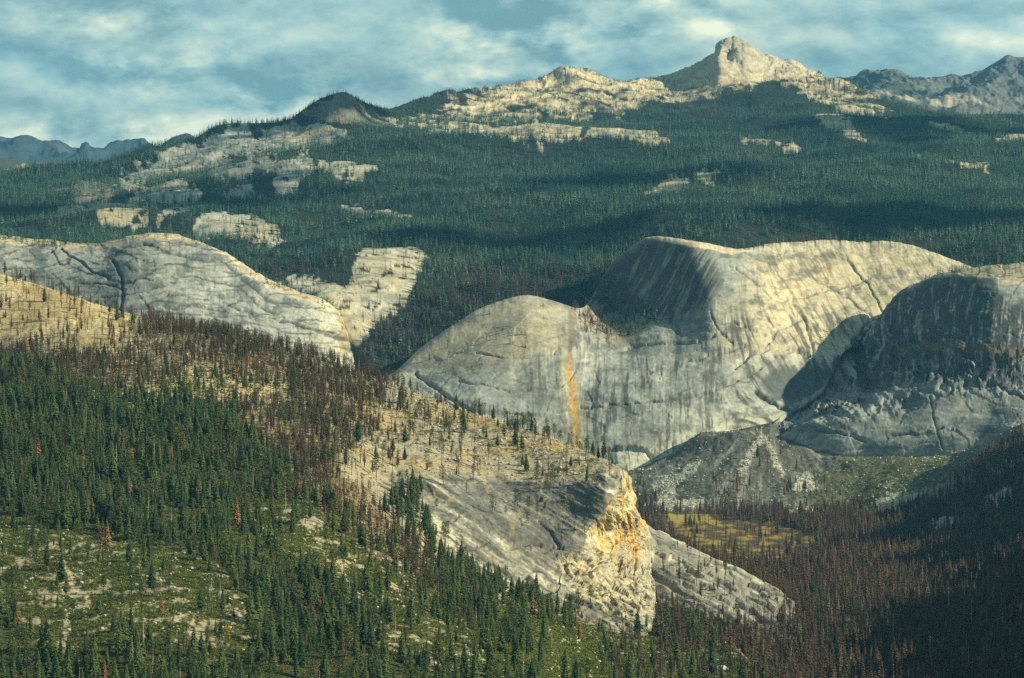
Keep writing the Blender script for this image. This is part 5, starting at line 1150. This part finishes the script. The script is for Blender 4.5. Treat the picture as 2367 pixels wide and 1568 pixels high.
def lone(k_, v_, j, lab):
    o = new_thing('fir_tree' if k_ == 'farfir' else 'burned_tree', KIND[k_][v_], far['pos'][j], far['h'][j], 0.3, lab, 'fir' if k_ == 'farfir' else 'burned tree', None)
    note_src(k_, v_, o); return o
def pick(xb, yb, cond): return int(np.argmin(np.where(cond, (Xf-xb)**2+(Yf-yb)**2, 1e9)))
spots = [(905, 650, 'single small fir on the upper part of the tan slab in the gully'), (870, 690, 'single small fir low on the tan slab in the gully'), (600, 545, 'single small fir on the bare rounded tan knoll'), (1560, 445, 'single small fir beside the bare patch in the plateau forest')]
tk = []
for v_, (a_, b_, lab) in enumerate(spots):
    j = pick(a_, b_, ~isb); print('lone', a_, b_, Xf[j], Yf[j], far['h'][j]); tk.append(j); lone('farfir', v_, j, lab)
for v_, (a_, b_, lab) in enumerate([(960, 810, 'single scorched tree at the lower edge of the gully forest'), (1395, 765, 'single scorched tree on the ledge below the dark dome')]):
    j = pick(a_, b_, isb); tk.append(j); lone('farburn', v_, j, lab)
for k_ in ('farfir', 'farburn'): _src[k_] = [_src[k_][v_] for v_ in sorted(_src[k_])]
isb2 = isb.copy(); mk = np.ones(len(Xf), bool); mk[tk] = False
stuff('distant_forest', 'deep green conifer forest covering the wide plateau below the horn', 'forest', far, ['farfir'], ~isb & mk, np.clip(.5+1.8*fbm(far['pos'][:, 0]/420, far['pos'][:, 1]/520, far['pos'][:, 0]*0+3, 4, .6), .05, .95))
stuff('distant_burned_forest', 'reddish brown scorched forest in the gully between the granite walls', 'burned forest', far, ['farburn'], isb & mk)
for e, nm, lab in zip(extra, ('rim_trees', 'ledge_trees', 'dome_trees'), ('small dark trees along the rim of the left granite wall', 'small trees on the rim and ledges of the central granite wall', 'small trees on top of the right granite dome')):
    xe, ye = proj(e['pos'])
    if nm == 'ledge_trees':
        bb = g_.random(len(xe)) < np.where((xe > 1320) & (xe < 1400), .75, .2)
        stuff(nm, lab, 'trees', e, ['farfir'], ~bb); stuff('scorched_ledge_trees', 'brown scorched trees on the ledge left of the dark dome', 'burned trees', e, ['farburn'], bb)
    else: stuff(nm, lab, 'trees', e, ['farfir'])

# ---- shrubs and boulders
sh = scatter(nh, nh.shr, 1.5, 4.4, [('shrub', 1)], 41); sh2 = scatter(vl, vl.shr, 1.5, 4, [('shrub', 1)], 42); sh3 = scatter(sp_, sp_.shr, 1.5, 3.6, [('shrub', 1)], 43)
rk = scatter(nh, nh.rck, .8, 3.6, [('rock', 1)], 44, 2.5); rk2 = scatter(vl, .0035*vl.tal+.03*vl.wt, 1.2, 5, [('rock', 1)], 45, 2.5)
print('shrubs', len(sh['h']), len(sh2['h']), len(sh3['h']), 'rocks', len(rk['h']), len(rk2['h']))
def individuals(d, k_, lim, name, cat, labf, grp):
    x_, y_ = proj(d['pos']); a_ = d['h']/d['pos'][:, 1]; ok = (x_ > 5) & (x_ < W0-5) & (y_ < H0-6)
    idx = np.where(ok)[0]; idx = idx[np.argsort(-a_[idx])][:lim]; pr = {}; m = np.ones(len(x_), bool); m[idx] = False
    for j in idx:
        v_ = int(d['rot'][j]*1000) % len(KIND[k_]); me = KIND[k_][v_][0][1]; z_ = zone(x_[j], y_[j], d['pos'][j, 1])
        if v_ not in pr:
            o = new_single(name, me, d['pos'][j], d['h'][j], d['rot'][j], labf(v_, a_[j])+' '+z_, cat, grp+' '+z_); pr[v_] = o; note_src(k_, v_, o)
        else:
            o = pr[v_].copy(); COL.objects.link(o); o.location = d['pos'][j]; o.scale = (d['h'][j],)*3; o.rotation_euler = (0, 0, d['rot'][j]); o['label'] = labf(v_, a_[j])+' '+z_; o['group'] = grp+' '+z_
    _src[k_] = [_src[k_][v_] for v_ in sorted(_src[k_])]
    return m
ms_ = individuals(sh, 'shrub', 300, 'shrub', 'shrub', lambda v, a: ('low green shrub', 'rounded green shrub', 'spreading olive shrub', 'lumpy green shrub')[v], 'shrubs')
mr_ = individuals(rk, 'rock', 280, 'boulder', 'boulder', lambda v, a: ('pale angular boulder', 'flat grey boulder', 'blocky light granite boulder', 'rounded grey boulder', 'squat pale boulder')[v], 'boulders')
stuff('brush', 'low green manzanita brush covering the near slopes', 'brush', sh, ['shrub'], ms_)
stuff('brush', 'sparse low brush on the grey talus', 'brush', sh2, ['shrub']); stuff('brush', 'low brush on the slabby spur', 'brush', sh3, ['shrub'])
stuff('rubble', 'small pale stones scattered over the near slopes', 'rubble', rk, ['rock'], mr_)
stuff('rubble', 'grey boulder field on the talus fans under the walls', 'rubble', rk2, ['rock'])
for (xb, yb, h_, v_, lab) in [(1668, 1552, 11, 2, 'large white-faced block of granite at the bottom edge beside the green brush'), (872, 1460, 6, 1, 'grey boulder with a pale face on the lower brush slope'), (495, 1462, 5, 3, 'dark grey boulder under the golden tree'), (1062, 1068, 9, 0, 'big rounded grey boulder on the dry rubble slope below the crest'), (848, 1410, 9, 0, 'large grey outcrop block in the brush left of the row of firs')]:
    p = ground_at(xb, yb); o = new_single('boulder', KIND['rock'][v_][0][1], p, h_, xb, lab, 'boulder', None)

# ------------------------------------------------------------------ unseen cumulus added above the view to cast shadows on the slopes
def shade_clouds():
    g = np.random.default_rng(77); sd = np.array(SUN); V = []; F = []
    import bmesh
    bm = bmesh.new(); bmesh.ops.create_icosphere(bm, subdivisions=1, radius=1.0); bv = np.array([v.co[:] for v in bm.verts]); bf = np.array([[v.index for v in f.verts] for f in bm.faces]); bm.free()
    for (xb, yb, d, rx, ry, n) in [(2050,545,8700,470,300,150), (230,485,10200,520,620,260), (770,262,12700,230,420,160), (1120,590,8700,330,230,140), (2200,300,13000,560,600,200), (2450,1480,3700,200,380,120), (1480,420,10300,360,420,140)]:
        p = np.array([(xb-CX)*K*d, d, (CY-yb)*K*d]); c = p+sd*((2500-p[2])/sd[2])
        for _ in range(n):
            a = g.random()*6.283; r = g.random()**.62*(1+.25*math.sin(3*a+xb)+.18*math.sin(5*a+yb)); q = g.uniform(25, 75)*(rx+ry)/900*(1.25-.6*min(r, 1.3))
            o = c+np.array([rx*r*math.cos(a), ry*r*math.sin(a), abs(g.normal(0, .12))*rx*(1.2-min(r, 1.1))])
            base = len(V)*12; V.append(bv*np.array([q, q, q*.6])*g.uniform(.85, 1.15, (len(bv), 1))+o); F.append(bf+base)
    V = np.concatenate(V); F = np.concatenate(F)
    m = bpy.data.materials.new('cloud'); m.use_nodes = True; b = m.node_tree.nodes['Principled BSDF']; b.inputs['Base Color'].default_value = (.85, .86, .85, 1); b.inputs['Roughness'].default_value = 1
    nt = m.node_tree; tc = N(nt, 'ShaderNodeTexCoord'); nt.links.new(ramp(nt, noise(nt, tc.outputs['Object'], .004, 5, .6), [(.3, (.72, .75, .78)), (.7, (.92, .92, .90))]), b.inputs['Base Color'])
    me = pymesh('shade_clouds', V, F.tolist(), [m], None, True); o = bpy.data.objects.new('shade_clouds', me); COL.objects.link(o); tag(o, 'unseen broken cumulus added high above the view to shade the slopes', 'shade_clouds', None, 'stuff')
shade_clouds()

# ------------------------------------------------------------------ air
def haze():
    x0, x1, y0, y1, z0, z1 = -14000, 14000, -600, 36000, -1000, 1700
    V = [(x, y, z) for z in (z0, z1) for y in (y0, y1) for x in (x0, x1)]
    F = [(0, 2, 3, 1), (4, 5, 7, 6), (0, 1, 5, 4), (2, 6, 7, 3), (0, 4, 6, 2), (1, 3, 7, 5)]
    m = bpy.data.materials.new('haze'); m.use_nodes = True; nt = m.node_tree; nt.nodes.clear()
    out = N(nt, 'ShaderNodeOutputMaterial'); v = N(nt, 'ShaderNodeVolumePrincipled')
    v.inputs['Color'].default_value = (.15, .56, 1.0, 1); v.inputs['Density'].default_value = HAZE; v.inputs['Anisotropy'].default_value = 0.2
    nt.links.new(v.outputs[0], out.inputs['Volume'])
    me = pymesh('haze', V, F, [m]); o = bpy.data.objects.new('haze', me); COL.objects.link(o); tag(o, 'thin blue haze filling the air over the whole valley', 'haze', None, 'stuff')
HAZE = 1.45e-5
haze()
SC.cycles.volume_bounces = 0; SC.cycles.max_bounces = 4; SC.cycles.diffuse_bounces = 2; SC.cycles.transparent_max_bounces = 4
SC.cycles.use_denoising = False
